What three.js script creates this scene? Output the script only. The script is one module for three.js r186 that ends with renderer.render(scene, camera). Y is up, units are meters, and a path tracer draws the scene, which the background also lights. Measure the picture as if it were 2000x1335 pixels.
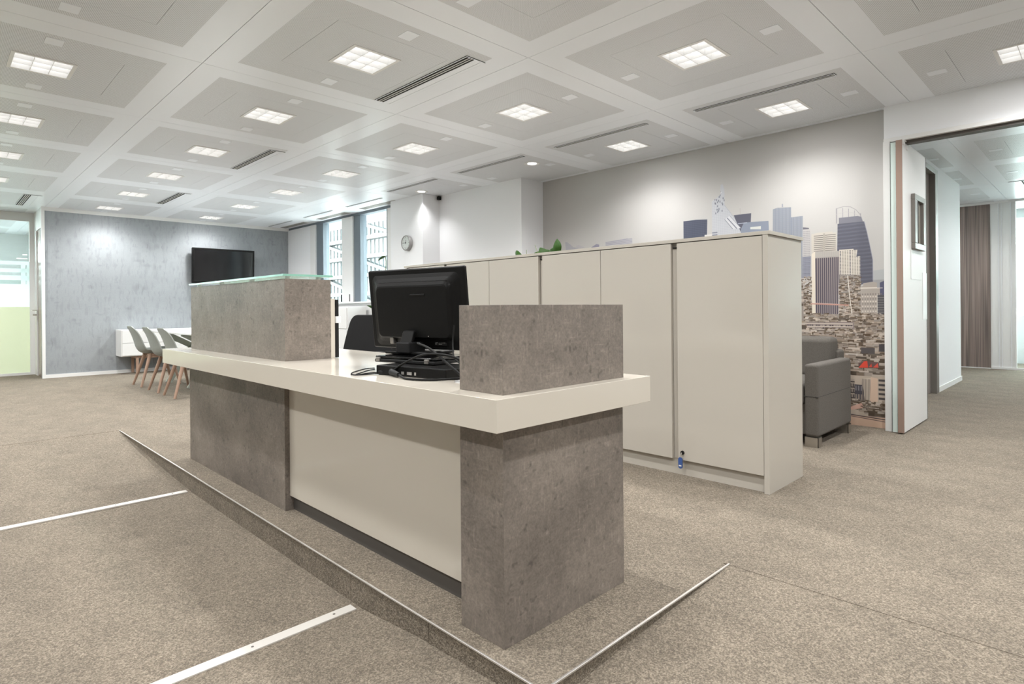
import * as THREE from 'three';
import { RoundedBoxGeometry } from 'three/addons/geometries/RoundedBoxGeometry.js';
import { mergeGeometries } from 'three/addons/utils/BufferGeometryUtils.js';
import { RectAreaLightUniformsLib } from 'three/addons/lights/RectAreaLightUniformsLib.js';

// World: x = east (E), y = height (h), z = -north (-N). Metres. Upper floor level at h = 0.
const scene = new THREE.Scene();
const W = 2000, H = 1335;
const camera = new THREE.PerspectiveCamera(2 * Math.atan(H / 2 / 1154) * 180 / Math.PI, W / H, 0.05, 400);
camera.position.set(0, 1, 0);
camera.rotation.order = 'YXZ';
camera.rotation.y = -0.779;
camera.rotation.z = -0.0082;
camera.setViewOffset(W, H, 0, 66.5, W, H);
scene.background = new THREE.Color(0.93, 0.985, 1.0);
scene.backgroundIntensity = 13;
const renderer = new THREE.WebGLRenderer({ antialias: true });
renderer.toneMapping = THREE.LinearToneMapping;
renderer.toneMappingExposure = 1.22;
renderer.shadowMap.enabled = true;
RectAreaLightUniformsLib.init();
const LAMP = 3.75, LAMP_COLOR = new THREE.Color(1.0, 0.99, 0.985);
const CH = 2.575;                                   // ceiling height
const GE = (k) => 1.25 + 1.45 * k, GN = (j) => 1.085 + 1.485 * j;   // joints of the ceiling grid

// ------------------------------------------------------------------ helpers
let seed = 7;
const rnd = () => { seed = (seed * 1664525 + 1013904223) >>> 0; return seed / 4294967296; };
const used = new Map();
function numbered(name) { const n = used.get(name) ?? 0; used.set(name, n + 1); return n ? name + '_' + String(n).padStart(3, '0') : name; }
const V = (E, h, N) => new THREE.Vector3(E, h, -N);
function boxUV(g) {
  if (g.index) g = g.toNonIndexed();
  g.computeVertexNormals();
  const p = g.attributes.position, uv = new Float32Array(p.count * 2), a = new THREE.Vector3(), b = new THREE.Vector3(), c = new THREE.Vector3();
  for (let i = 0; i < p.count; i += 3) {
    a.fromBufferAttribute(p, i); b.fromBufferAttribute(p, i + 1); c.fromBufferAttribute(p, i + 2);
    const n = b.clone().sub(a).cross(c.clone().sub(a)), x = Math.abs(n.x), y = Math.abs(n.y), z = Math.abs(n.z);
    [a, b, c].forEach((v, k) => {
      const [s, t] = y >= x && y >= z ? [v.x, -v.z] : x >= z ? [-v.z + 0.37, v.y] : [v.x + 0.21, v.y];
      uv[(i + k) * 2] = s; uv[(i + k) * 2 + 1] = t;
    });
  }
  g.setAttribute('uv', new THREE.BufferAttribute(uv, 2));
  return g;
}
function strip(g) { const o = g.index ? g.toNonIndexed() : g; for (const k of Object.keys(o.attributes)) if (!['position', 'normal', 'uv'].includes(k)) o.deleteAttribute(k); return o; }
// a box between world bounds, edges rounded by r
function bx(E0, E1, h0, h1, N0, N1, r = 0) {
  const w = E1 - E0, hh = h1 - h0, d = N1 - N0;
  const g = r ? new RoundedBoxGeometry(w, hh, d, 2, Math.min(r, w / 2.01, hh / 2.01, d / 2.01)) : new THREE.BoxGeometry(w, hh, d);
  g.translate((E0 + E1) / 2, (h0 + h1) / 2, -(N0 + N1) / 2);
  return r ? uvKeep(g) : boxUV(g);
}
// box uv that keeps smooth normals of rounded boxes
function uvKeep(g) {
  if (g.index) g = g.toNonIndexed();
  const n0 = g.attributes.normal.clone(); const o = boxUV(g); o.setAttribute('normal', n0); return o;
}
const merge = (list) => mergeGeometries(list.map(strip));
function lines(points, r, seg = 24, rad = 6) { return new THREE.TubeGeometry(new THREE.CatmullRomCurve3(points), seg, r, rad, false); }
// tapered bar from a to b, n sides
function limb(a, b, r0, r1, n = 8, flat = 1) {
  const d = b.clone().sub(a), g = new THREE.CylinderGeometry(r1, r0, d.length(), n, 1);
  if (flat !== 1) g.scale(flat, 1, 1);
  g.applyQuaternion(new THREE.Quaternion().setFromUnitVectors(new THREE.Vector3(0, 1, 0), d.clone().normalize()));
  g.translate((a.x + b.x) / 2, (a.y + b.y) / 2, (a.z + b.z) / 2);
  return g;
}
function bar(a, b, w, d) {                             // rectangular bar
  const v = b.clone().sub(a), g = new RoundedBoxGeometry(w, v.length(), d, 1, Math.min(w, d) * 0.15);
  g.applyQuaternion(new THREE.Quaternion().setFromUnitVectors(new THREE.Vector3(0, 1, 0), v.clone().normalize()));
  g.translate((a.x + b.x) / 2, (a.y + b.y) / 2, (a.z + b.z) / 2);
  return uvKeep(g);
}
function thing(name, label, category, at = [0, 0, 0], group) {       // at = [E, h, N]
  const o = new THREE.Group(); o.name = numbered(name); o.position.copy(V(...at)); scene.add(o);
  o.userData = { label, category }; if (group) o.userData.group = group;
  return o;
}
function structure(name) { const o = new THREE.Group(); o.name = numbered(name); o.userData = { kind: 'structure' }; scene.add(o); return o; }
const baseOf = (o) => { const v = new THREE.Vector3(); while (o && o !== scene) { v.add(o.position); o = o.parent; } return v; };
// a mesh whose geometry was written in world coordinates, put under its parent
function part(parent, name, geometry, material, label) {
  const b = baseOf(parent);
  if (b.lengthSq() > 0) geometry.translate(-b.x, -b.y, -b.z);
  return local(parent, name, geometry, material, label);
}
function local(parent, name, geometry, material, label) {
  const m = new THREE.Mesh(geometry, material); m.name = name; m.castShadow = m.receiveShadow = true;
  if (label) m.userData.label = label;
  parent.add(m); return m;
}
function solid(name, geometry, material) {             // a piece of the setting that is one mesh
  const m = new THREE.Mesh(geometry, material); m.name = numbered(name); m.castShadow = m.receiveShadow = true; m.userData = { kind: 'structure' }; scene.add(m); return m;
}
const extrude = (pts, depth, bevel = 0) => new THREE.ExtrudeGeometry(new THREE.Shape(pts.map(([x, y]) => new THREE.Vector2(x, y))), { depth, bevelEnabled: bevel > 0, bevelSize: bevel, bevelThickness: bevel, bevelSegments: 2, steps: 1 });

// ------------------------------------------------------------------ textures
function noise(per, s, perV = per) {                   // tileable value noise with a period of per x perV cells
  let q = s * 7919 + 13; const r = new Float32Array(per * perV);
  for (let i = 0; i < r.length; i++) { q = (q * 1664525 + 1013904223) >>> 0; r[i] = q / 4294967296; }
  return (u, v) => {
    const x = u * per, y = v * perV, i = Math.floor(x), j = Math.floor(y); let a = x - i, b = y - j; a = a * a * (3 - 2 * a); b = b * b * (3 - 2 * b);
    const m = (k, l) => r[((l % perV) + perV) % perV * per + ((k % per) + per) % per];
    return (m(i, j) * (1 - a) + m(i + 1, j) * a) * (1 - b) + (m(i, j + 1) * (1 - a) + m(i + 1, j + 1) * a) * b;
  };
}
const fbm = (fs) => (u, v) => { let s = 0, t = 0, a = 1; for (const f of fs) { s += a * f(u, v); t += a; a *= 0.55; } return s / t; };
function tex(w, h, f, srgb = true) {
  const d = new Uint8Array(w * h * 4);
  for (let y = 0, o = 0; y < h; y++) for (let x = 0; x < w; x++, o += 4) {
    const c = f((x + 0.5) / w, (y + 0.5) / h, x, y);
    for (let k = 0; k < 3; k++) d[o + k] = Math.max(0, Math.min(255, Math.round(255 * (c.length ? c[k] : c))));
    d[o + 3] = 255;
  }
  const t = new THREE.DataTexture(d, w, h); t.wrapS = t.wrapT = THREE.RepeatWrapping; t.magFilter = THREE.LinearFilter; t.minFilter = THREE.LinearMipmapLinearFilter; t.generateMipmaps = true;
  if (srgb) t.colorSpace = THREE.SRGBColorSpace;
  t.needsUpdate = true; return t;
}
const sized = (t, u, v) => { t.repeat.set(1 / u, 1 / v); return t; };
const mixc = (a, b, t) => a.map((x, i) => x + (b[i] - x) * t);

// heathered loop carpet: 1 m tile
const cA = noise(256, 1), cB = noise(512, 2), cC = noise(120, 3), cD = noise(7, 4), cE = noise(1024, 5), cF = noise(23, 6);
const carpetH = (u, v) => 0.44 * cA(u + 0.003 * cC(v, u), v) + 0.36 * cB(u, v) + 0.14 * cE(u, v) + 0.12 * cC(u, v) - 0.03;
const carpetMap = sized(tex(1024, 1024, (u, v) => { const k = carpetH(u, v), s = Math.max(0, Math.min(1, (k - 0.3) / 0.5)), l = 0.94 + 0.08 * cD(u, v) + 0.04 * cF(u, v); return mixc([0.385, 0.352, 0.308], [0.615, 0.574, 0.510], s).map((x) => x * l); }), 1, 1);
const carpetBump = sized(tex(1024, 1024, (u, v) => carpetH(u, v), false), 1, 1);

// grey concrete laminate: 1.3 m tile
const kA = fbm([noise(5, 11), noise(11, 12), noise(23, 13), noise(47, 14)]), kB = noise(300, 15), kC = noise(40, 16), kD = fbm([noise(60, 17), noise(130, 18)]), kE = noise(512, 19), kM = noise(95, 24), kN = noise(170, 25);
const kV2 = noise(260, 22, 40), kH = noise(40, 23, 260);
const laminate = (u, v) => {
  const cloud = kA(u, v) - 0.5, weave = kB(u, v) - 0.5;
  const pv = kV2(u, v), ph = kH(u, v);
  const lines_ = Math.max(0, pv - 0.66) * 0.22 * Math.max(0, kC(u, v) * 2 - 0.7) + Math.max(0, ph - 0.68) * 0.20 * Math.max(0, kC(v, u) * 2 - 0.8);
  const pits = kD(u, v) > 0.73 ? -(kD(u, v) - 0.73) * 0.5 : 0, dark = Math.max(0, kA(v, u) - 0.6) * -0.2;
  return 0.48 + 0.19 * cloud + 0.03 * (kM(u, v) - 0.5) + 0.03 * (kN(u, v) - 0.5) + 0.06 * weave + 0.03 * (kE(u, v) - 0.5) + lines_ + pits + dark;
};
const laminateMap = sized(tex(1024, 1024, (u, v) => { const l = laminate(u, v); return [l, l * 0.935, l * 0.87]; }), 1.3, 1.3);

// grey wallpaper with vertical washes, 4 m x 2.6 m
const gA = fbm([noise(4, 31), noise(9, 32), noise(19, 33), noise(40, 34)]), gB = noise(180, 35, 24), gF = noise(420, 40, 30), gC = noise(64, 36), gD = fbm([noise(30, 37), noise(80, 38)]), gE = noise(512, 39);
const greyMap = sized(tex(2048, 1328, (u, v) => {
  const w = u + 0.006 * (gC(u * 0.5, v) - 0.5), streak = gB(w, v), fine = noiseFine(w, v);
  let l = 0.655 + 0.10 * (gA(u, v) - 0.5) - 0.10 * Math.max(0, streak - 0.62) - 0.09 * fine - 0.16 * Math.max(0, gD(u, v / 2) - 0.68) - 0.25 * Math.max(0, gD(v, u) - 0.76) + 0.02 * (gE(u, v) - 0.5);
  return [l * 0.95, l * 0.98, l * 1.0];
}), 4, 2.6);
function noiseFine(u, v) { return Math.max(0, gF(u, v) - 0.7) * (gC(u, v / 3) > 0.4 ? 1.6 : 0.3); }

// punched sheet metal, 8 x 8 holes per 56 mm tile
const punchMap = sized(tex(128, 128, (u, v) => { const a = (u * 8) % 1 - 0.5, b = (v * 8) % 1 - 0.5, d = Math.hypot(a, b); const k = d < 0.17 ? 0.36 : d < 0.23 ? 0.70 : 0.94; return [k * 0.972, k * 0.986, k]; }), 0.056, 0.056);

// woods
const wA = noise(64, 51, 4), wB = noise(200, 52, 8), wC = noise(16, 53, 3);
const walnutMap = sized(tex(512, 1024, (u, v) => { const s = wA(u, v) * 0.5 + wB(u, v) * 0.3 + wC(u, v) * 0.4; const l = 0.385 + 0.32 * (s - 0.3); return [l * 1.06, l * 0.95, l * 0.89]; }), 0.5, 2.6);
const oakMap = sized(tex(256, 512, (u, v) => { const s = wB(u, v) * 0.6 + wA(u, v) * 0.4; return mixc([0.57, 0.46, 0.385], [0.72, 0.60, 0.52], s); }), 0.25, 0.7);
const sB = noise(256, 61), sC = noise(400, 62);
const fabricMap = sized(tex(512, 512, (u, v) => { const l = 0.37 + 0.10 * (sB(u, v) - 0.5) + 0.08 * (sC(v, u) - 0.5); return [l * 1.0, l * 0.955, l * 0.895]; }), 0.35, 0.35);

// ------------------------------------------------------------------ materials
const std = (o) => new THREE.MeshStandardMaterial(o), phy = (o) => new THREE.MeshPhysicalMaterial(o);
const M = {
  carpet: std({ map: carpetMap, bumpMap: carpetBump, bumpScale: 0.003, roughness: 1 }),
  laminate: phy({ map: laminateMap, roughness: 0.5, specularIntensity: 0.6 }),
  gloss: phy({ color: new THREE.Color(0.615, 0.572, 0.495), roughness: 0.13, ior: 1.5 }),
  cabinet: phy({ color: new THREE.Color(0.51, 0.477, 0.42), roughness: 0.10, ior: 1.5 }),
  wall: std({ color: new THREE.Color(0.86, 0.872, 0.89), roughness: 0.75 }),
  whiteTrim: std({ color: new THREE.Color(0.80, 0.80, 0.785), roughness: 0.5 }),
  greyWall: phy({ map: greyMap, roughness: 0.55, specularIntensity: 0.5 }),
  ceiling: phy({ color: new THREE.Color(0.90, 0.935, 0.985), roughness: 0.30, ior: 1.5 }),
  punched: phy({ map: punchMap, roughness: 0.40, ior: 1.45 }),
  voidDark: std({ color: 0x3a3a3a, roughness: 1 }),
  lampWhite: std({ color: new THREE.Color(0.86, 0.86, 0.85), roughness: 0.35 }),
  glow: std({ color: 0x111111, emissive: new THREE.Color(1.0, 0.985, 0.97), emissiveIntensity: 2.1, roughness: 1 }),
  slot: std({ color: 0x1c1b1a, roughness: 0.9 }),
  slat: std({ color: new THREE.Color(0.66, 0.655, 0.64), roughness: 0.4 }),
  steel: std({ color: new THREE.Color(0.62, 0.60, 0.57), metalness: 1, roughness: 0.32 }),
  brushed: std({ color: new THREE.Color(0.74, 0.72, 0.69), metalness: 0.85, roughness: 0.42 }),
  stripMetal: std({ color: new THREE.Color(0.76, 0.735, 0.69), metalness: 0.25, roughness: 0.42 }),
  glassPale: phy({ color: new THREE.Color(0.60, 0.70, 0.66), roughness: 0.2 }),
  clockRim: std({ color: new THREE.Color(0.34, 0.335, 0.325), metalness: 0.6, roughness: 0.4 }),
  dial: std({ color: new THREE.Color(0.60, 0.64, 0.62), roughness: 0.5 }),
  steelBright: std({ color: new THREE.Color(0.55, 0.53, 0.50), metalness: 1, roughness: 0.3 }),
  chrome: std({ color: new THREE.Color(0.82, 0.80, 0.78), metalness: 1, roughness: 0.12 }),
  plinth: std({ color: new THREE.Color(0.115, 0.108, 0.10), metalness: 0.3, roughness: 0.45 }),
  black: phy({ color: new THREE.Color(0.008, 0.008, 0.0078), roughness: 0.38, specularIntensity: 0.3 }),
  blackMatt: phy({ color: new THREE.Color(0.011, 0.011, 0.0112), roughness: 0.6, specularIntensity: 0.5 }),
  screen: phy({ color: new THREE.Color(0.004, 0.004, 0.0045), roughness: 0.12 }),
  mesh: phy({ color: new THREE.Color(0.008, 0.008, 0.0085), roughness: 0.75, specularIntensity: 0.5 }),
  cable: phy({ color: new THREE.Color(0.007, 0.007, 0.0068), roughness: 0.6, specularIntensity: 0.4 }),
  glassEdge: phy({ color: new THREE.Color(0.72, 0.95, 0.86), transmission: 1, thickness: 0.01, ior: 1.5, roughness: 0.02, attenuationColor: new THREE.Color(0.35, 0.85, 0.65), attenuationDistance: 0.12 }),
  glassShelf: phy({ color: new THREE.Color(0.86, 0.97, 0.93), transmission: 1, thickness: 0, ior: 1.5, roughness: 0.02 }),
  glassGreen: phy({ color: new THREE.Color(0.40, 0.70, 0.60), roughness: 0.15, transmission: 0.4, thickness: 0, ior: 1.5 }),
  pane: phy({ color: new THREE.Color(0.93, 0.97, 0.96), transmission: 1, thickness: 0, ior: 1.5, roughness: 0.0 }),
  frost: phy({ color: new THREE.Color(0.88, 0.93, 0.93), transmission: 0.75, thickness: 0, roughness: 0.97, ior: 1.3 }),
  greenFilm: phy({ color: new THREE.Color(0.79, 0.785, 0.66), transmission: 0.65, thickness: 0, roughness: 0.93, ior: 1.3 }),
  sage: std({ color: new THREE.Color(0.52, 0.565, 0.50), roughness: 0.5 }),
  shell: std({ color: new THREE.Color(0.315, 0.34, 0.32), roughness: 0.55 }),
  oak: std({ map: oakMap, roughness: 0.55 }),
  walnut: std({ map: walnutMap, roughness: 0.5 }),
  white: phy({ color: new THREE.Color(0.80, 0.80, 0.79), roughness: 0.4 }),
  sofa: std({ map: fabricMap, roughness: 0.95, bumpMap: fabricMap, bumpScale: 0.0008 }),
  leafEdge: std({ color: new THREE.Color(0.33, 0.235, 0.19), metalness: 0.25, roughness: 0.5 }),
  doorBrown: std({ color: new THREE.Color(0.30, 0.265, 0.24), roughness: 0.45 }),
  greyFrame: std({ color: new THREE.Color(0.235, 0.22, 0.20), metalness: 0.4, roughness: 0.4 }),
  darkTrack: std({ color: new THREE.Color(0.075, 0.065, 0.055), roughness: 0.5 }),
  windowFrame: std({ color: new THREE.Color(0.15, 0.18, 0.21), roughness: 0.5 }),
  leaf: phy({ color: new THREE.Color(0.019, 0.060, 0.005), roughness: 0.55, specularIntensity: 0.4, transmission: 0.06, thickness: 0 }),
  stem: std({ color: new THREE.Color(0.16, 0.22, 0.07), roughness: 0.7 }),
  blue: std({ color: new THREE.Color(0.045, 0.10, 0.30), roughness: 0.4 }),
  facadeWhite: std({ color: new THREE.Color(0.13, 0.133, 0.133), roughness: 0.7 }),
  facadeGlass: phy({ specularIntensity: 0.6, color: new THREE.Color(0.085, 0.097, 0.10), roughness: 0.1, ior: 1.5 }),
  facadeDark: phy({ specularIntensity: 0.6, color: new THREE.Color(0.060, 0.074, 0.079), roughness: 0.1, ior: 1.5 }),
  pavement: std({ color: new THREE.Color(0.5, 0.5, 0.49), roughness: 0.95 }),
};

// ------------------------------------------------------------------ floor: upper level, sloped lower level, the riser between them and the metal strips
const ramp = (E, N) => {                                // height of the lower carpet
  const g = N >= 5.85 ? 0 : N >= 3.98 ? -0.105 * Math.pow((5.85 - N) / 1.87, 0.8) : N >= 1.95 ? -0.108 : N >= 1.60 ? -0.108 + 0.033 * (1.95 - N) / 0.35 : N >= 1.04 ? -0.075 + 0.022 * (1.60 - N) / 0.56 : -0.053 * Math.max(0, (N + 0.9) / 1.94);
  const k = E <= 1.137 ? 1 : Math.max(0, (2.2 - E) / 1.063);
  return g * k;
};
{
  const up = new THREE.Shape();                         // upper carpet: everything but the sunken area
  [[-4.4, 15.6], [1.7, 15.6], [1.7, 11.42], [5.12, 11.42], [5.12, 4.9], [5.62, 4.9], [5.62, 1.5], [9.66, 1.5], [9.66, 2.5], [13, 2.5], [13, -3.6], [2.2, -3.6], [2.2, 1.0635], [1.1505, 1.0635], [1.1505, 5.85], [-4.4, 5.85]].forEach(([e, n], i) => i ? up.lineTo(e, n) : up.moveTo(e, n));
  const g = new THREE.ExtrudeGeometry(up, { depth: 0.02, bevelEnabled: false }); g.rotateX(-Math.PI / 2); g.translate(0, -0.02, 0);
  solid('floor', boxUV(g), M.carpet);
  // sunken area as a height field
  const es = [-4.4], ns = []; for (let e = -3; e < 1.1; e += 0.25) es.push(e); es.push(1.139); for (let k = 1; k <= 10; k++) es.push(1.137 + 1.063 * k / 10);
  for (let n = -3.6; n < 5.85; n += 0.09) ns.push(n); for (const n of [1.04, 1.05, 1.60, 1.95, 3.98, 5.85]) ns.push(n); ns.sort((a, b) => a - b);
  const pos = []; const q = (e, n) => [e, ramp(e, n) - 0.0015, -n];
  for (let i = 0; i + 1 < es.length; i++) for (let j = 0; j + 1 < ns.length; j++) {
    if (es[i] >= 1.138 && ns[j] >= 1.049) continue;
    const a = q(es[i], ns[j]), b = q(es[i + 1], ns[j]), c = q(es[i + 1], ns[j + 1]), d = q(es[i], ns[j + 1]);
    pos.push(...a, ...b, ...c, ...a, ...c, ...d);
  }
  const lower = new THREE.BufferGeometry(); lower.setAttribute('position', new THREE.Float32BufferAttribute(pos, 3));
  solid('floor_ramp', boxUV(lower), M.carpet);
  solid('floor_slab', bx(-4.6, 5.14, -0.5, -0.2, -3.8, 11.45), M.voidDark);
  solid('floor_slab', bx(5.14, 13.2, -0.5, -0.2, -3.8, 2.6), M.voidDark);
  solid('floor_slab', bx(-4.6, 1.7, -0.5, -0.2, 11.45, 15.8), M.voidDark);
  // carpet on the riser, one piece per tile
  const riser = structure('floor_riser');
  for (let n = 1.052; n < 5.8; n += 0.493) { const n1 = Math.min(5.84, n + 0.4905); part(riser, 'carpet_tile', bx(1.1365, 1.15, -0.16, -0.0002, n, n1), M.carpet); }
  for (let e = 1.138; e < 2.19; e += 0.5) part(riser, 'carpet_tile', bx(e, Math.min(2.19, e + 0.4975), -0.16, -0.0002, 1.0495, 1.063), M.carpet);
  const t1 = structure('trim_1'); part(t1, 'edge_profile', bx(1.1305, 1.1362, -0.0035, 0.0028, 1.042, 5.86, 0.0012), M.brushed);
  const t2 = structure('trim_2'); part(t2, 'edge_profile', bx(1.1305, 2.205, -0.0035, 0.0028, 1.0420, 1.0492, 0.0012), M.brushed);
  // flat metal strips with screws across the sunken carpet
  [[3.98, 'trim_3'], [1.985, 'trim_4']].forEach(([n, name]) => {
    const t = structure(name), y = ramp(0.5, n);
    part(t, 'metal_strip', bx(-2.6, 1.118, y - 0.004, y + 0.0035, n - 0.0225, n + 0.0225, 0.0012), M.stripMetal);
    for (let e = 1.04; e > -2.5; e -= 0.29) { const s = new THREE.CylinderGeometry(0.0045, 0.0045, 0.0012, 10); s.translate(e, y + 0.0039, -n); part(t, 'screw', s, M.greyFrame); }
  });
}

// ------------------------------------------------------------------ ceiling: metal panels with a punched field and an access hatch
const lampAt = (k, j) => !(k === 2 && j >= 2) && j <= 6 && k <= 2 && k >= -2 && j >= -2;
const corridorLamp = (k, j) => k >= 3 && j <= 0 && j >= -2;
{
  const ceiling = structure('ceiling');
  const rect = (w, d) => { const s = new THREE.Shape(); s.moveTo(-w / 2, -d / 2); s.lineTo(w / 2, -d / 2); s.lineTo(w / 2, d / 2); s.lineTo(-w / 2, d / 2); s.closePath(); return s; };
  const ring = (w, d, w2, d2, t) => { const s = rect(w, d); if (w2) s.holes.push(new THREE.Path(rect(w2, d2).getPoints().reverse())); const g = new THREE.ExtrudeGeometry(s, { depth: t, bevelEnabled: false }); g.rotateX(-Math.PI / 2); return boxUV(g); };
  const G = { border: ring(1.4465, 1.4815, 1.1295, 1.1595, 0.014), field: ring(1.129, 1.159, 0.756, 0.741, 0.014), hatch: ring(0.7525, 0.7375, 0.31, 0.31, 0.014), blank: ring(0.7525, 0.7375, 0, 0, 0.014), whole: ring(1.4465, 1.4815, 0, 0, 0.014), plate: boxUV(new THREE.BoxGeometry(0.085, 0.003, 0.105)) };
  for (let k = -4; k <= 7; k++) for (let j = -3; j <= 9; j++) {
    if ((k >= 3 && j > 0) || (k >= 1 && j >= 7)) continue;
    const p = new THREE.Mesh(k === 2 && j >= 4 ? G.whole : G.border, M.ceiling); p.name = 'ceiling_panel'; p.position.set((GE(k) + GE(k + 1)) / 2, CH, -(GN(j) + GN(j + 1)) / 2); p.castShadow = p.receiveShadow = true; ceiling.add(p);
    if (k === 2 && j >= 4) continue;
    local(p, 'punched_field', G.field, M.punched);
    local(p, 'access_hatch', lampAt(k, j) || corridorLamp(k, j) ? G.hatch : G.blank, M.punched);
    for (const s of [-1, 1]) { const c = local(p, 'cover_plate', G.plate, M.ceiling); c.position.set(0.005, -0.0008, s * 0.475); }
  }
  solid('ceiling_slab', bx(-4.7, 5.65, CH + 0.14, CH + 0.32, -3.8, 11.5), M.voidDark);
  solid('ceiling_slab', bx(5.65, 13.3, CH + 0.14, CH + 0.32, -3.8, 2.7), M.voidDark);
  solid('ceiling_slab', bx(-4.7, 1.8, CH + 0.14, CH + 0.32, 11.5, 15.9), M.voidDark);
  solid('wall_fascia', bx(5.605, 5.65, CH - 0.03, CH + 0.14, 1.45, 11.5), M.whiteTrim);
  solid('wall_fascia', bx(1.75, 5.65, CH - 0.03, CH + 0.14, 11.5, 11.55), M.whiteTrim);
}

// ------------------------------------------------------------------ walls
solid('wall_west', bx(-4.6, -4.4, -0.3, CH + 0.14, -3.8, 15.8), M.wall);
solid('wall_south', bx(-4.6, 13.2, -0.3, CH + 0.14, -3.8, -3.6), M.wall);
solid('wall_east', bx(5.50, 5.60, -0.02, CH, 1.262, 5.02), M.wall);                      // behind the mural
solid('wall_pilaster', bx(5.11, 5.62, -0.02, CH, 5.0, 6.66), M.wall);
solid('wall_column', bx(4.82, 5.30, -0.02, CH, 6.61, 7.40, 0.004), M.wall);
solid('wall_north', bx(1.215, 5.4, -0.02, CH - 0.055, 11.25, 11.40), M.greyWall);
solid('trim_5', bx(1.205, 5.4, CH - 0.055, CH, 11.235, 11.40), M.whiteTrim);
solid('baseboard_north', bx(1.215, 5.05, 0, 0.052, 11.238, 11.25), M.whiteTrim);
solid('wall_return', bx(1.205, 1.245, 0, CH, 11.225, 11.25), M.whiteTrim);                 // white corner profile beside the grey wall
solid('wall_shaft', bx(5.62, 5.70, -0.02, CH + 0.1, 5.0, 7.5), M.wall);

// windows in the east wall
{
  const w = structure('window_1');
  part(w, 'head_rail', bx(5.00, 5.12, 2.535, CH, 7.4, 11.25), M.windowFrame);
  part(w, 'sill', bx(4.95, 5.14, 1.098, 1.122, 7.4, 11.25, 0.004), M.white);
  part(w, 'apron', bx(5.0, 5.14, 0, 1.098, 7.4, 11.25), M.white);
  // mullions: white posts inside, dark frames by the panes (north to south)
  part(w, 'post', bx(4.99, 5.14, 1.122, 2.535, 10.16, 11.25), M.wall);
  part(w, 'post', bx(4.985, 5.14, 1.122, 2.535, 10.10, 10.30), M.white);
  part(w, 'post', bx(4.985, 5.14, 1.122, 2.535, 8.78, 9.14), M.white);
  part(w, 'post', bx(4.985, 5.14, 1.122, 2.535, 7.40, 7.74), M.white);
  for (const [a, b] of [[9.85, 10.10], [8.58, 8.78], [7.74, 7.80]]) part(w, 'frame', bx(5.01, 5.13, 1.122, 2.535, a, b), M.windowFrame);
  part(w, 'handle', bx(4.978, 4.995, 1.13, 1.25, 8.88, 8.895, 0.003), M.black);
  part(w, 'handle', bx(4.978, 4.995, 1.13, 1.25, 9.16, 9.175, 0.003), M.black);
  for (const [a, b] of [[9.14, 9.85], [7.80, 8.58]]) part(w, 'pane', bx(5.07, 5.072, 1.122, 2.535, a, b), M.pane);
}

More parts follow.
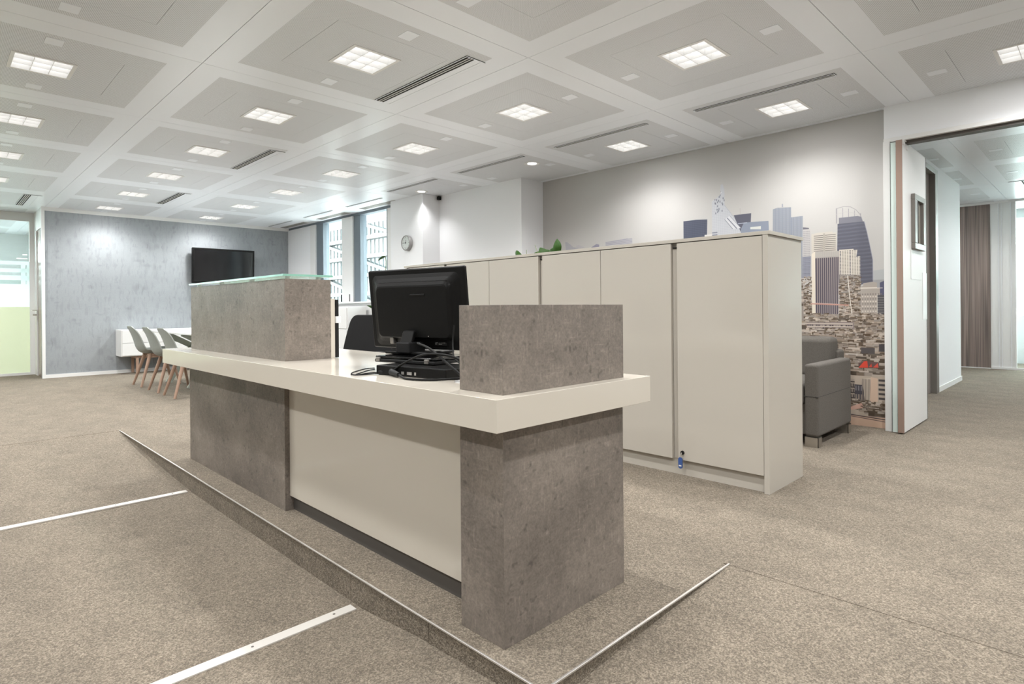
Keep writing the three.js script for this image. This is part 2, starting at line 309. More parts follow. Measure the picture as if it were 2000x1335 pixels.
// glazed partition and door at the far left
{
  const w = structure('window_2'), n0 = 12.10, n1 = 12.16;
  part(w, 'frame', bx(-4.4, 1.212, 2.44, CH, n0, n1), M.whiteTrim);
  part(w, 'frame', bx(-4.4, 1.212, 0, 0.04, n0, n1), M.whiteTrim);
  for (const [a, b] of [[1.148, 1.212], [-0.42, -0.36], [-2.2, -2.14]]) part(w, 'post', bx(a, b, 0.04, 2.44, n0, n1), M.whiteTrim);
  const bays = [[-4.4, -2.2], [-2.14, -0.42], [-0.36, 1.148]];
  for (const [a, b] of bays) part(w, 'pane', bx(a, b, 0.04, 2.44, 12.128, 12.132), M.pane);
  for (const [a, b] of bays) {
    const c = a + (b - a) * 0.0;
    part(w, 'frosted_film', bx(c, b, 1.08, 1.44, 12.120, 12.121), M.frost);
    for (const [h0, h1] of [[1.50, 1.575], [1.625, 1.685], [1.745, 1.80]]) part(w, 'frosted_film', bx(c, b, h0, h1, 12.120, 12.121), M.frost);
    part(w, 'frosted_film', bx(c, b - 0.105, 1.44, 1.50, 12.1202, 12.1212), M.pane);
    part(w, 'frosted_film', bx(b - 0.105, b - 0.05, 1.44, 1.745, 12.1205, 12.1215), M.frost);
    part(w, 'frosted_film', bx(b - 0.03, b, 1.44, 1.745, 12.1205, 12.1215), M.frost);
    part(w, 'green_film', bx(c, b, 0.04, 1.08, 12.120, 12.121), M.greenFilm);
  }
  const d = structure('door_1');
  part(d, 'frame', bx(1.208, 1.25, 0, 2.32, 11.86, 11.92), M.whiteTrim);
  part(d, 'frame', bx(1.208, 1.25, 2.27, CH, 11.25, 12.10), M.whiteTrim);
  part(d, 'frame', bx(1.208, 1.25, 0, 2.27, 11.92, 12.10), M.whiteTrim);
  part(d, 'leaf', bx(1.222, 1.249, 0.005, 2.265, 11.253, 11.857), phy({ map: walnutMap, color: new THREE.Color(1.25, 1.22, 1.2), roughness: 0.25 }));
  const hd = part(d, 'handle', merge([bx(1.14, 1.225, 1.018, 1.034, 11.815, 11.835, 0.006), bx(1.14, 1.158, 1.018, 1.034, 11.73, 11.835, 0.006)]), M.steel);
  part(d, 'lock', new THREE.CylinderGeometry(0.014, 0.014, 0.05, 16).rotateZ(Math.PI / 2).translate(1.18, 0.955, -11.82), M.steel);
  // room behind the partition
  solid('wall_back', bx(-4.6, 1.7, -0.3, 0.25, 15.6, 15.8), M.wall);
  solid('wall_back', bx(-4.6, 1.7, 2.45, CH + 0.14, 15.6, 15.8), M.wall);
  for (const [a, b] of [[-4.6, -4.0], [-1.9, -1.7], [0.5, 1.7]]) solid('wall_back', bx(a, b, 0.25, 2.45, 15.6, 15.8), M.wall);
  const v = structure('window_3');
  for (const [a, b] of [[-4.0, -1.9], [-1.7, 0.5]]) { part(v, 'pane', bx(a, b, 0.25, 2.45, 15.70, 15.702), M.pane); part(v, 'sill', bx(a, b, 0.23, 0.25, 15.55, 15.6), M.white); }
  solid('wall_side', bx(1.55, 1.7, -0.02, CH + 0.1, 11.41, 15.6), M.wall);
  solid('wall_side', bx(1.56, 5.6, -0.02, CH + 0.1, 11.41, 11.49), M.wall);
}

// right: header and jamb of the opening, corridor behind it
solid('wall_header', bx(5.43, 5.60, 2.315, CH, -1.2, 1.262), M.wall);
{
  const f = structure('trim_6');
  part(f, 'rail', bx(5.415, 5.60, 2.285, 2.318, -1.2, 1.262, 0.002), M.whiteTrim);
  part(f, 'track', bx(5.45, 5.53, 2.262, 2.285, -1.2, 1.205), M.darkTrack);
  part(f, 'jamb', bx(5.40, 5.50, 0, 2.29, 1.215, 1.262, 0.002), M.whiteTrim);
  part(f, 'seal', bx(5.41, 5.47, 0, 2.27, 1.206, 1.215), M.darkTrack);
  solid('wall_south_of_opening', bx(5.43, 5.60, -0.02, CH, -3.6, -1.2), M.wall);
  const g = structure('window_4');
  part(g, 'pane', bx(5.352, 6.15, 0.01, 2.262, 1.170, 1.176), M.pane);
  part(g, 'polished_edge', bx(5.349, 5.352, 0.01, 2.262, 1.166, 1.199), M.glassPale);
  const leaf = structure('door_2');
  part(leaf, 'panel', bx(5.346, 6.165, 0.012, 2.268, 1.122, 1.160), M.whiteTrim);
  part(leaf, 'edge', bx(5.336, 5.346, 0.010, 2.272, 1.120, 1.162, 0.002), M.leafEdge);
  part(leaf, 'edge', bx(6.165, 6.175, 0.010, 2.272, 1.120, 1.162, 0.002), M.darkTrack);
  part(leaf, 'bracket', merge([bx(5.36, 5.44, 2.268, 2.276, 1.11, 1.16, 0.002), bx(5.36, 5.39, 2.235, 2.27, 1.112, 1.1225, 0.002), bx(5.47, 5.50, 2.215, 2.25, 1.112, 1.1225, 0.002)]), M.white);
  // raised grey frame with two narrow panes
  const vp = merge([bx(5.625, 6.00, 1.845, 1.892, 1.094, 1.122, 0.005), bx(5.625, 6.00, 1.448, 1.498, 1.094, 1.122, 0.005), bx(5.625, 5.71, 1.498, 1.845, 1.094, 1.122, 0.004), bx(5.935, 6.00, 1.498, 1.845, 1.094, 1.122, 0.004)]);
  const fr = part(leaf, 'vision_frame', vp, M.greyFrame);
  part(fr, 'back_panel', bx(5.71, 5.935, 1.498, 1.845, 1.1185, 1.1222), std({ color: new THREE.Color(0.33, 0.31, 0.26), roughness: 0.25 }));
  part(fr, 'divider', bx(5.815, 5.83, 1.498, 1.845, 1.109, 1.1185), M.darkTrack);
  part(leaf, 'plate', bx(5.60, 5.955, 1.205, 1.44, 1.119, 1.122, 0.001), M.whiteTrim);
  part(leaf, 'paper_sheet', bx(6.01, 6.16, 0.872, 1.27, 1.1185, 1.1215), M.white);
  solid('wall_corridor', bx(8.16, 9.66, -0.02, CH, 1.385, 1.50, 0.003), M.wall);
  solid('wall_corridor', bx(5.60, 7.35, -0.02, CH, 1.385, 1.50), M.wall);
  solid('wall_corridor', bx(7.35, 8.16, 2.515, CH, 1.385, 1.50), M.wall);
  solid('baseboard_corridor', bx(8.16, 9.66, 0, 0.06, 1.373, 1.385, 0.002), M.whiteTrim);
  const dd = structure('door_3');
  part(dd, 'frame', merge([bx(8.03, 8.16, 0, 2.515, 1.37, 1.50, 0.003), bx(7.35, 8.03, 2.46, 2.515, 1.37, 1.50, 0.003)]), M.greyFrame);
  part(dd, 'leaf', bx(7.35, 8.03, 0.005, 2.46, 1.43, 1.47), M.doorBrown);
  solid('wall_corridor_end', bx(9.56, 9.66, -0.02, CH, 1.50, 2.6), M.wall);
  solid('wall_corridor_north', bx(9.60, 13.2, -0.3, CH + 0.14, 2.5, 2.6), M.wall);
  solid('wall_far', bx(11.72, 11.85, -0.02, CH, 1.02, 2.5), M.whiteTrim);
  const wp = structure('door_4');
  part(wp, 'leaf', bx(11.70, 11.72, 0.012, 2.545, 1.305, 2.3), M.walnut);
  part(wp, 'threshold', bx(11.69, 11.72, 0, 0.012, 1.305, 2.3), M.white);
  const ft = structure('trim_7');
  for (const n of [1.20, 1.165, 1.055]) part(ft, 'cover_strip', bx(11.705, 11.72, 0, CH - 0.03, n, n + 0.008), M.wall);
  part(ft, 'head_strip', bx(11.69, 11.72, 2.545, CH, -3.6, 2.5), M.whiteTrim);
  part(ft, 'foot_strip', bx(11.69, 11.72, 0, 0.03, -3.6, 1.30), M.whiteTrim);
  const gw = structure('window_5');
  part(gw, 'frame', bx(11.70, 11.78, 0, 2.545, 1.00, 1.02), M.whiteTrim);
  for (const n of [-0.6, -2.2]) part(gw, 'frame', bx(11.70, 11.78, 0, 2.545, n - 0.03, n), M.whiteTrim);
  for (const [a, b] of [[-0.6, 1.0], [-2.2, -0.63], [-3.6, -2.23]]) {
    part(gw, 'pane', bx(11.74, 11.742, 0.03, 2.545, a, b), M.pane);
    part(gw, 'frosted_film', bx(11.735, 11.736, 0.93, 1.46, a, b), M.frost);
    for (const [h0, h1] of [[1.53, 1.63], [1.72, 1.76], [1.83, 1.87]]) part(gw, 'frosted_film', bx(11.735, 11.736, h0, h1, a, b - 0.06), M.frost);
    part(gw, 'frosted_film', bx(11.735, 11.736, 1.46, 1.90, b - 0.028, b - 0.001), M.frost);
  }
  // outer wall of the room at the end, with a window
  solid('wall_outer', bx(13.1, 13.25, -0.3, 0.8, -3.8, 2.6), M.wall);
  solid('wall_outer', bx(13.1, 13.25, 2.45, CH + 0.14, -3.8, 2.6), M.wall);
  for (const [a, b] of [[-3.8, -1.2], [1.3, 2.6]]) solid('wall_outer', bx(13.1, 13.25, 0.8, 2.45, a, b), M.wall);
  const ow = structure('window_6');
  part(ow, 'pane', bx(13.18, 13.182, 0.8, 2.45, -1.2, 1.3), M.pane);
}

// ------------------------------------------------------------------ the printed city view on the east wall
{
  const S = 520, W_ = Math.round(3.74 * S), H_ = Math.round(2.573 * S), c = document.createElement('canvas'); c.width = W_; c.height = H_;
  const g = c.getContext('2d'), X = (n) => (5.0 - n) * S, Y = (h) => (2.573 - h) * S;
  const poly = (p, col) => { g.fillStyle = col; g.beginPath(); p.forEach(([n, h], i) => i ? g.lineTo(X(n), Y(h)) : g.moveTo(X(n), Y(h))); g.closePath(); g.fill(); };
  const box = (n0, n1, h0, h1, col) => { g.fillStyle = col; g.fillRect(X(n0), Y(h1), X(n1) - X(n0), Y(h0) - Y(h1)); };   // n0 > n1
  const line = (p, col, w = 1) => { g.strokeStyle = col; g.lineWidth = w; g.beginPath(); p.forEach(([n, h], i) => i ? g.lineTo(X(n), Y(h)) : g.moveTo(X(n), Y(h))); g.stroke(); };
  const clip = (p, f) => { g.save(); g.beginPath(); p.forEach(([n, h], i) => i ? g.lineTo(X(n), Y(h)) : g.moveTo(X(n), Y(h))); g.closePath(); g.clip(); f(); g.restore(); };
  const grey = (l, t = 0) => 'rgb(' + [l + t, l, l - t].map((x) => Math.max(0, Math.min(255, Math.round(x)))).join(',') + ')';
  box(5.0, 1.26, 0, 2.573, '#bbb9b6');
  const P = {
darkbox:[[3.06,1.87],[2.92,1.87],[2.80,1.86],[2.81,1.51],[3.06,1.53]],
spire:[[2.75,2.03],[2.70,2.06],[2.66,2.09],[2.66,2.18],[2.64,2.19],[2.62,2.13],[2.62,1.98],[2.46,1.76],[2.44,1.67],[2.44,1.49],[2.75,1.51]],
bridge:[[2.62,1.84],[2.57,1.87],[2.46,1.74],[2.54,1.74]],
backbox:[[2.53,1.87],[2.36,1.87],[2.37,1.69],[2.46,1.70]],
lowblue:[[2.46,1.73],[2.43,1.79],[2.20,1.78],[2.19,1.47],[2.47,1.49]],
slotwin:[[2.37,1.74],[2.27,1.74],[2.27,1.71],[2.37,1.72]],
steel:[[2.16,1.88],[2.12,1.89],[2.00,1.88],[2.00,1.79],[1.90,1.79],[1.91,1.18],[2.17,1.19]],
mastA:[[2.08,1.92],[2.07,1.92],[2.07,1.89],[2.08,1.89]],
mastB:[[2.47,1.93],[2.46,1.93],[2.46,1.87],[2.47,1.87]],
slim:[[1.90,1.67],[1.84,1.67],[1.83,1.61],[1.84,1.24],[1.91,1.24]],
slimcap:[[1.90,1.69],[1.85,1.68],[1.85,1.67],[1.90,1.67]],
beige:[[1.83,1.62],[1.78,1.63],[1.66,1.63],[1.66,1.62],[1.63,1.62],[1.63,1.45],[1.83,1.46]],
arch:[[1.62,1.69],[1.42,1.69],[1.40,1.60],[1.38,1.49],[1.36,1.37],[1.36,1.19],[1.44,1.17],[1.63,1.17]],
archcap:[[1.61,1.74],[1.47,1.74],[1.44,1.73],[1.43,1.69],[1.61,1.69]],
lattice:[[1.63,1.69],[1.63,1.82],[1.57,1.83],[1.52,1.82],[1.48,1.79],[1.45,1.75],[1.43,1.69]],
white:[[1.61,1.47],[1.50,1.47],[1.50,1.46],[1.47,1.46],[1.48,1.40],[1.45,1.41],[1.45,1.25],[1.61,1.26]],
stripe:[[1.83,1.45],[1.80,1.47],[1.61,1.46],[1.62,0.91],[1.80,0.89],[1.83,0.89]],
stripebody:[[1.80,1.41],[1.61,1.41],[1.62,0.91],[1.80,0.89]],
grayblk:[[1.61,1.26],[1.45,1.25],[1.44,0.91],[1.61,0.90]],
office:[[1.45,1.11],[1.45,1.15],[1.43,1.16],[1.43,1.18],[1.36,1.19],[1.33,1.18],[1.33,1.14],[1.29,1.14],[1.30,0.91],[1.45,0.91]],
darkR:[[1.33,1.08],[1.27,1.08],[1.27,0.92],[1.33,0.91]],
blueR:[[1.31,1.18],[1.27,1.20],[1.27,1.08],[1.31,1.08]],
hill:[[1.36,1.28],[1.27,1.29],[1.27,1.18],[1.36,1.19]],
horizonroof:[[1.91,0.91],[1.27,0.92]],
terrace:[[1.91,0.85],[1.50,0.86],[1.50,0.76],[1.91,0.73]],
red:[[1.47,0.52],[1.42,0.54],[1.32,0.53],[1.32,0.49],[1.47,0.48]],
facade1:[[1.56,0.39],[1.50,0.38],[1.50,0.19],[1.56,0.19]],
facade2:[[1.50,0.34],[1.42,0.34],[1.41,0.20],[1.50,0.19]],
stripefac:[[1.45,0.39],[1.38,0.40],[1.39,0.20],[1.42,0.20]],
pinkwall:[[1.38,0.41],[1.33,0.40],[1.33,0.21],[1.39,0.20]],
rightfac:[[1.33,0.41],[1.28,0.41],[1.28,0.20],[1.33,0.20]],
canopy:[[1.57,0.13],[1.45,0.19],[1.43,0.15],[1.54,0.12]],
base:[[1.58,0.08],[1.28,0.07],[1.28,0.01],[1.58,0.00]],
sail:[[4.64,1.79],[4.61,1.79],[4.51,1.72],[4.41,1.70],[4.63,1.69]],
dome:[[4.48,1.73],[4.43,1.74],[4.33,1.70],[4.44,1.70]],
wedge:[[4.26,1.69],[4.17,1.73],[4.13,1.72],[4.13,1.69]],
hotel:[[4.04,1.74],[3.74,1.76],[3.74,1.75],[3.68,1.75],[3.68,1.70],[4.04,1.70]],
  };
  // low things far left on the horizon
  poly(P.sail, '#a9a7ae'); poly(P.dome, '#b4b1b4'); poly(P.wedge, '#8d8a99'); poly(P.hotel, '#aaa8ae');
  for (let k = 0; k < 4; k++) line([[4.04, 1.737 - k * 0.017], [3.68, 1.752 - k * 0.017]], '#8a8894', 2);
  poly(P.darkbox, '#4d5160');
  clip(P.darkbox, () => { for (let k = 0; k < 26; k++) line([[3.06 - k * 0.0105, 1.9], [3.06 - k * 0.0105, 1.5]], '#5d6271', 1); for (let k = 0; k < 22; k++) line([[3.07, 1.86 - k * 0.018], [2.79, 1.86 - k * 0.018]], '#434756', 1.4); });
  // left cluster behind the cabinet
  box(2.83, 2.74, 1.5, 1.71, '#cfccc8'); for (let k = 0; k < 8; k++) line([[2.83, 1.69 - k * 0.02], [2.74, 1.69 - k * 0.02]], '#9c9a9b', 2);
  poly(P.spire, '#b9bbc0');
  clip(P.spire, () => {
    for (let k = 0; k < 40; k++) line([[2.76, 2.06 - k * 0.016], [2.4, 2.06 - k * 0.016]], '#a6a8b0', 1);
    for (let k = 0; k < 16; k++) line([[2.75 - k * 0.019, 2.2], [2.75 - k * 0.019, 1.4]], '#c9cacc', 1);
    for (let k = 0; k < 30; k++) { const n = 2.735 - rnd() * 0.11, h = 1.90 + rnd() * 0.22; box(n, n - 0.009, h, h + 0.018, '#7a7c86'); }
    for (let k = 0; k < 10; k++) box(2.75, 2.695, 1.50 + k * 0.024, 1.512 + k * 0.024, '#7d808c');
    line([[2.75, 2.03], [2.65, 2.11]], '#dcdcdc', 3); line([[2.62, 1.98], [2.46, 1.76]], '#9ea1ab', 3);
    for (let k = 0; k < 4; k++) box(2.57, 2.53, 1.55 + k * 0.028, 1.566 + k * 0.028, '#848793');
    line([[2.66, 1.52], [2.55, 1.64], [2.47, 1.52]], '#85889a', 4);
  });
  poly(P.backbox, '#5c5d69'); poly(P.mastB, '#b5b1ae'); poly(P.lowblue, '#858c9a'); poly(P.slotwin, '#c9cbc6');
  poly(P.bridge, '#cbcccf'); line([[2.595, 1.852], [2.50, 1.74]], '#6f727f', 4); line([[2.62, 1.84], [2.54, 1.74]], '#83868f', 3); line([[2.57, 1.87], [2.46, 1.74]], '#92959e', 2);
  line([[2.49, 1.785], [2.40, 1.785]], '#aab0bc', 4);
  poly(P.steel, '#8e9299'); poly(P.mastA, '#8f959f');
  clip(P.steel, () => { for (let k = 0; k < 26; k++) line([[2.17 - k * 0.0105, 2], [2.17 - k * 0.0105, 1]], k % 3 ? '#959aa5' : '#838996', 1.5); for (let k = 0; k < 40; k++) line([[2.2, 1.89 - k * 0.017], [1.89, 1.89 - k * 0.017]], '#868d9a', 0.8); line([[2.0, 1.9], [2.0, 1.1]], '#767e90', 2); });
  // right cluster
  poly(P.hill, '#aeb0b0'); box(1.40, 1.26, 1.10, 1.205, '#9a9a9b');
  poly(P.slim, '#b7b4b2'); poly(P.slimcap, '#6d6b73');
  clip(P.slim, () => { for (let j = 0; j < 26; j++) for (let k = 0; k < 5; k++) box(1.895 - k * 0.011, 1.890 - k * 0.011, 1.645 - j * 0.016, 1.653 - j * 0.016, '#85838a'); box(1.91, 1.83, 1.24, 1.43, 'rgba(90,96,118,0.55)'); for (let j = 0; j < 16; j++) line([[1.91, 1.42 - j * 0.012], [1.83, 1.42 - j * 0.012]], '#a9abb4', 1); });
  poly(P.beige, '#c3bdb3');
  clip(P.beige, () => { for (let j = 0; j < 11; j++) { box(1.81, 1.735, 1.60 - j * 0.0165, 1.606 - j * 0.0165, '#77736f'); box(1.72, 1.635, 1.60 - j * 0.0165, 1.606 - j * 0.0165, '#77736f'); } box(1.735, 1.72, 1.4, 1.62, '#a9a299'); });
  // tower with a leaning curved top
  for (let k = 0; k < 5; k++) line([[1.625 - k * 0.045, 1.70], [1.625 - k * 0.045, 1.825 - k * k * 0.004]], '#8b8990', 2);
  line([[1.63, 1.69], [1.63, 1.82], [1.57, 1.832], [1.52, 1.822], [1.48, 1.793], [1.45, 1.752], [1.43, 1.69]], '#9a9799', 2.5); line([[1.63, 1.77], [1.56, 1.785], [1.49, 1.765], [1.45, 1.73]], '#b3afad', 1.5);
  poly(P.arch, '#60616d'); poly(P.archcap, '#7b7b84');
  clip(P.arch, () => { for (let j = 0; j < 34; j++) line([[1.64, 1.685 - j * 0.0155], [1.35, 1.695 - j * 0.0155]], j % 2 ? '#70717c' : '#585962', 2); });
  line([[1.42, 1.69], [1.40, 1.60], [1.38, 1.49], [1.36, 1.37], [1.36, 1.2]], '#8d8e9c', 2);
  poly(P.white, '#cbc4b9');
  clip(P.white, () => { for (let j = 0; j < 18; j++) for (let k = 0; k < 9; k++) box(1.605 - k * 0.0185, 1.595 - k * 0.0185, 1.452 - j * 0.0122, 1.459 - j * 0.0122, k % 4 === 0 ? '#5d5b62' : '#8d8880'); });
  poly(P.grayblk, '#8d8782');
  // crowded small houses: thousands of little boxes in the colours of roofs and walls
  const crowd = (n0, n1, h0, h1, count, s0, s1, dark) => { for (let i = 0; i < count; i++) { const n = n0 + (n1 - n0) * rnd(), h = h1 + (h0 - h1) * Math.pow(i / count, 0.9), s = s0 + (s1 - s0) * (h1 - h) / (h1 - h0 + 1e-6), w = s * (0.6 + 1.6 * rnd()), t = s * (0.25 + 0.6 * rnd()), l = rnd() < dark ? 66 + 42 * rnd() : 122 + 60 * rnd(); box(n + w / 2, n - w / 2, h, h + t, grey(l, 9 + 6 * rnd())); } };
  crowd(1.92, 1.83, 0.92, 1.25, 260, 0.012, 0.02, 0.5); crowd(1.61, 1.45, 0.92, 1.24, 420, 0.012, 0.02, 0.55);
  line([[1.545, 1.25], [1.535, 1.1], [1.515, 0.92]], '#d8d2c8', 3);
  poly(P.office, '#a79f97'); poly(P.blueR, '#5a5a70');
  clip(P.office, () => { for (let j = 0; j < 11; j++) for (let k = 0; k < 8; k++) box(1.44 - k * 0.019, 1.43 - k * 0.019, 1.085 - j * 0.02, 1.093 - j * 0.02, j % 2 ? '#d4cbc0' : '#7a736f'); box(1.45, 1.29, 1.135, 1.145, '#d6cfc5'); });
  poly(P.darkR, '#565558'); for (let j = 0; j < 8; j++) line([[1.33, 1.06 - j * 0.02], [1.27, 1.06 - j * 0.02]], '#a19c97', 1.5); line([[1.33, 1.09], [1.33, 0.91]], '#c9c3ba', 2.5);
  poly(P.stripe, '#d6cdbe'); poly(P.stripebody, '#524c56');
  clip(P.stripe, () => { box(1.80, 1.61, 1.41, 1.47, '#a5a09b'); for (let k = 0; k < 24; k++) line([[1.80 - k * 0.008, 1.42], [1.80 - k * 0.008, 1.47]], '#c0bab3', 1); });
  clip(P.stripebody, () => { for (let k = 0; k < 11; k++) box(1.787 - k * 0.0165, 1.7805 - k * 0.0165, 0.85, 1.412, '#9d9490'); });
  line([[1.84, 1.015], [1.54, 1.0]], '#b98d80', 5); line([[1.80, 1.02], [1.62, 1.01]], '#c9aaa0', 2);
  box(1.92, 1.26, 0, 0.925, '#8f8780');
  crowd(1.92, 1.26, 0.80, 0.925, 420, 0.02, 0.03, 0.45);
  poly(P.terrace, '#857a77');
  for (let j = 0; j < 5; j++) { box(1.91, 1.51, 0.838 - j * 0.024, 0.846 - j * 0.024, '#c8bcae'); for (let k = 0; k < 22; k++) box(1.905 - k * 0.018, 1.895 - k * 0.018, 0.822 - j * 0.024, 0.833 - j * 0.024, rnd() < 0.5 ? '#4c4648' : '#9d938b'); }
  crowd(2.6, 1.26, 0.52, 0.80, 1700, 0.022, 0.05, 0.4); crowd(1.6, 1.26, 0.40, 0.60, 260, 0.04, 0.07, 0.42);
  box(1.32, 1.27, 0.62, 0.68, '#4b4749'); box(1.45, 1.35, 0.60, 0.65, '#55504f');
  poly(P.red, '#6a5350'); poly([[1.47, 0.48], [1.43, 0.535], [1.405, 0.54], [1.40, 0.485]], '#d8503f'); poly([[1.395, 0.49], [1.375, 0.52], [1.37, 0.49]], '#cc5546'); poly([[1.365, 0.488], [1.33, 0.527], [1.325, 0.49]], '#d2584a');
  crowd(2.6, 1.56, 0.1, 0.55, 500, 0.05, 0.09, 0.4);
  box(1.58, 1.27, 0.08, 0.415, '#b9ab9c');
  poly(P.facade1, '#a99d90'); for (let j = 0; j < 4; j++) { box(1.56, 1.5, 0.355 - j * 0.045, 0.365 - j * 0.045, '#4a4443'); for (let k = 0; k < 3; k++) box(1.555 - k * 0.02, 1.543 - k * 0.02, 0.32 - j * 0.045, 0.345 - j * 0.045, '#5b5452'); }
  poly(P.facade2, '#4e4b50'); for (let k = 0; k < 4; k++) { box(1.495 - k * 0.02, 1.485 - k * 0.02, 0.29, 0.33, '#7f7b7e'); box(1.495 - k * 0.02, 1.483 - k * 0.02, 0.20, 0.26, '#8d8177'); }
  poly(P.stripefac, '#cbbfae'); for (let k = 0; k < 6; k++) box(1.445 - k * 0.011, 1.440 - k * 0.011, 0.2, 0.39, '#7b7069');
  poly(P.pinkwall, '#d3b9a4'); poly(P.rightfac, '#b8ab9d'); for (let j = 0; j < 5; j++) box(1.325, 1.275, 0.23 + j * 0.037, 0.247 + j * 0.037, '#4f4a4a');
  crowd(1.58, 1.27, 0.13, 0.21, 130, 0.02, 0.035, 0.6);
  poly(P.canopy, '#cfa898'); box(1.40, 1.27, 0.085, 0.15, '#7d716a'); crowd(1.45, 1.27, 0.09, 0.16, 50, 0.02, 0.04, 0.5);
  box(1.9, 1.26, 0, 0.085, '#d2b49e'); line([[1.53, 0.085], [1.26, 0.07]], '#54494a', 4); line([[1.53, 0.073], [1.26, 0.052]], '#6a5b59', 3); line([[1.545, 0.08], [1.545, 0.01]], '#8d7a70', 3);
  box(5, 1.9, 0, 1.2, '#8f8780'); crowd(4.99, 1.9, 0.05, 1.2, 2600, 0.02, 0.09, 0.42);
  const t = new THREE.CanvasTexture(c); t.colorSpace = THREE.SRGBColorSpace; t.magFilter = THREE.LinearFilter;
  const sheet = new THREE.BoxGeometry(0.003, 2.573, 3.736);       // the print is on its west face
  const m = phy({ map: t, roughness: 0.6, specularIntensity: 0.5 });
  const mesh = new THREE.Mesh(sheet, [M.wall, m, M.wall, M.wall, M.wall, M.wall]);
  mesh.name = numbered('mural'); mesh.position.copy(V(5.4982, 2.573 / 2, 3.132)); mesh.receiveShadow = true; scene.add(mesh);
  mesh.userData = { label: 'wall-high city skyline print on the wall behind the white cabinets and the sofa', category: 'mural' };
}

// ------------------------------------------------------------------ outside the east windows: ground and an office block across the street
solid('ground', bx(-80, 200, -16.5, -16, -80, 200), M.pavement);
{
  const b = thing('office_building', 'pale office block with white diagonal braces outside the windows', 'building', [46, -16, 30]);
  const FL = 2.75, h0 = -16, n0 = 30, n1 = 140;
  part(b, 'wall', bx(46.3, 60, h0, 34, n0, n1), M.facadeWhite);
  for (let f = 0; f < 18; f++) {
    const h = h0 + f * FL;
    part(b, 'slab_band', bx(45.7, 46.3, h - 0.28, h + 0.28, n0, n1), M.facadeWhite);
    part(b, 'window_band', bx(46.2, 46.28, h + 0.28, h + FL - 0.28, n0, n1), f % 2 ? M.facadeGlass : M.facadeDark);
    if (f > 3) for (let k = 0; k < 11; k++) { if ((f + k) % 2) continue; const a = n0 + k * 10; part(b, 'brace', bar(V(45.8, h + 0.1, a), V(45.8, h + FL - 0.1, a + 10), 0.4, 0.42), M.facadeWhite); }
  }
  const mull = []; for (let n = n0; n <= n1; n += 1.1) mull.push(bx(46.1, 46.2, h0, 33, n - 0.05, n + 0.05));
  part(b, 'mullion', merge(mull), M.facadeWhite).userData.kind = 'stuff';
}

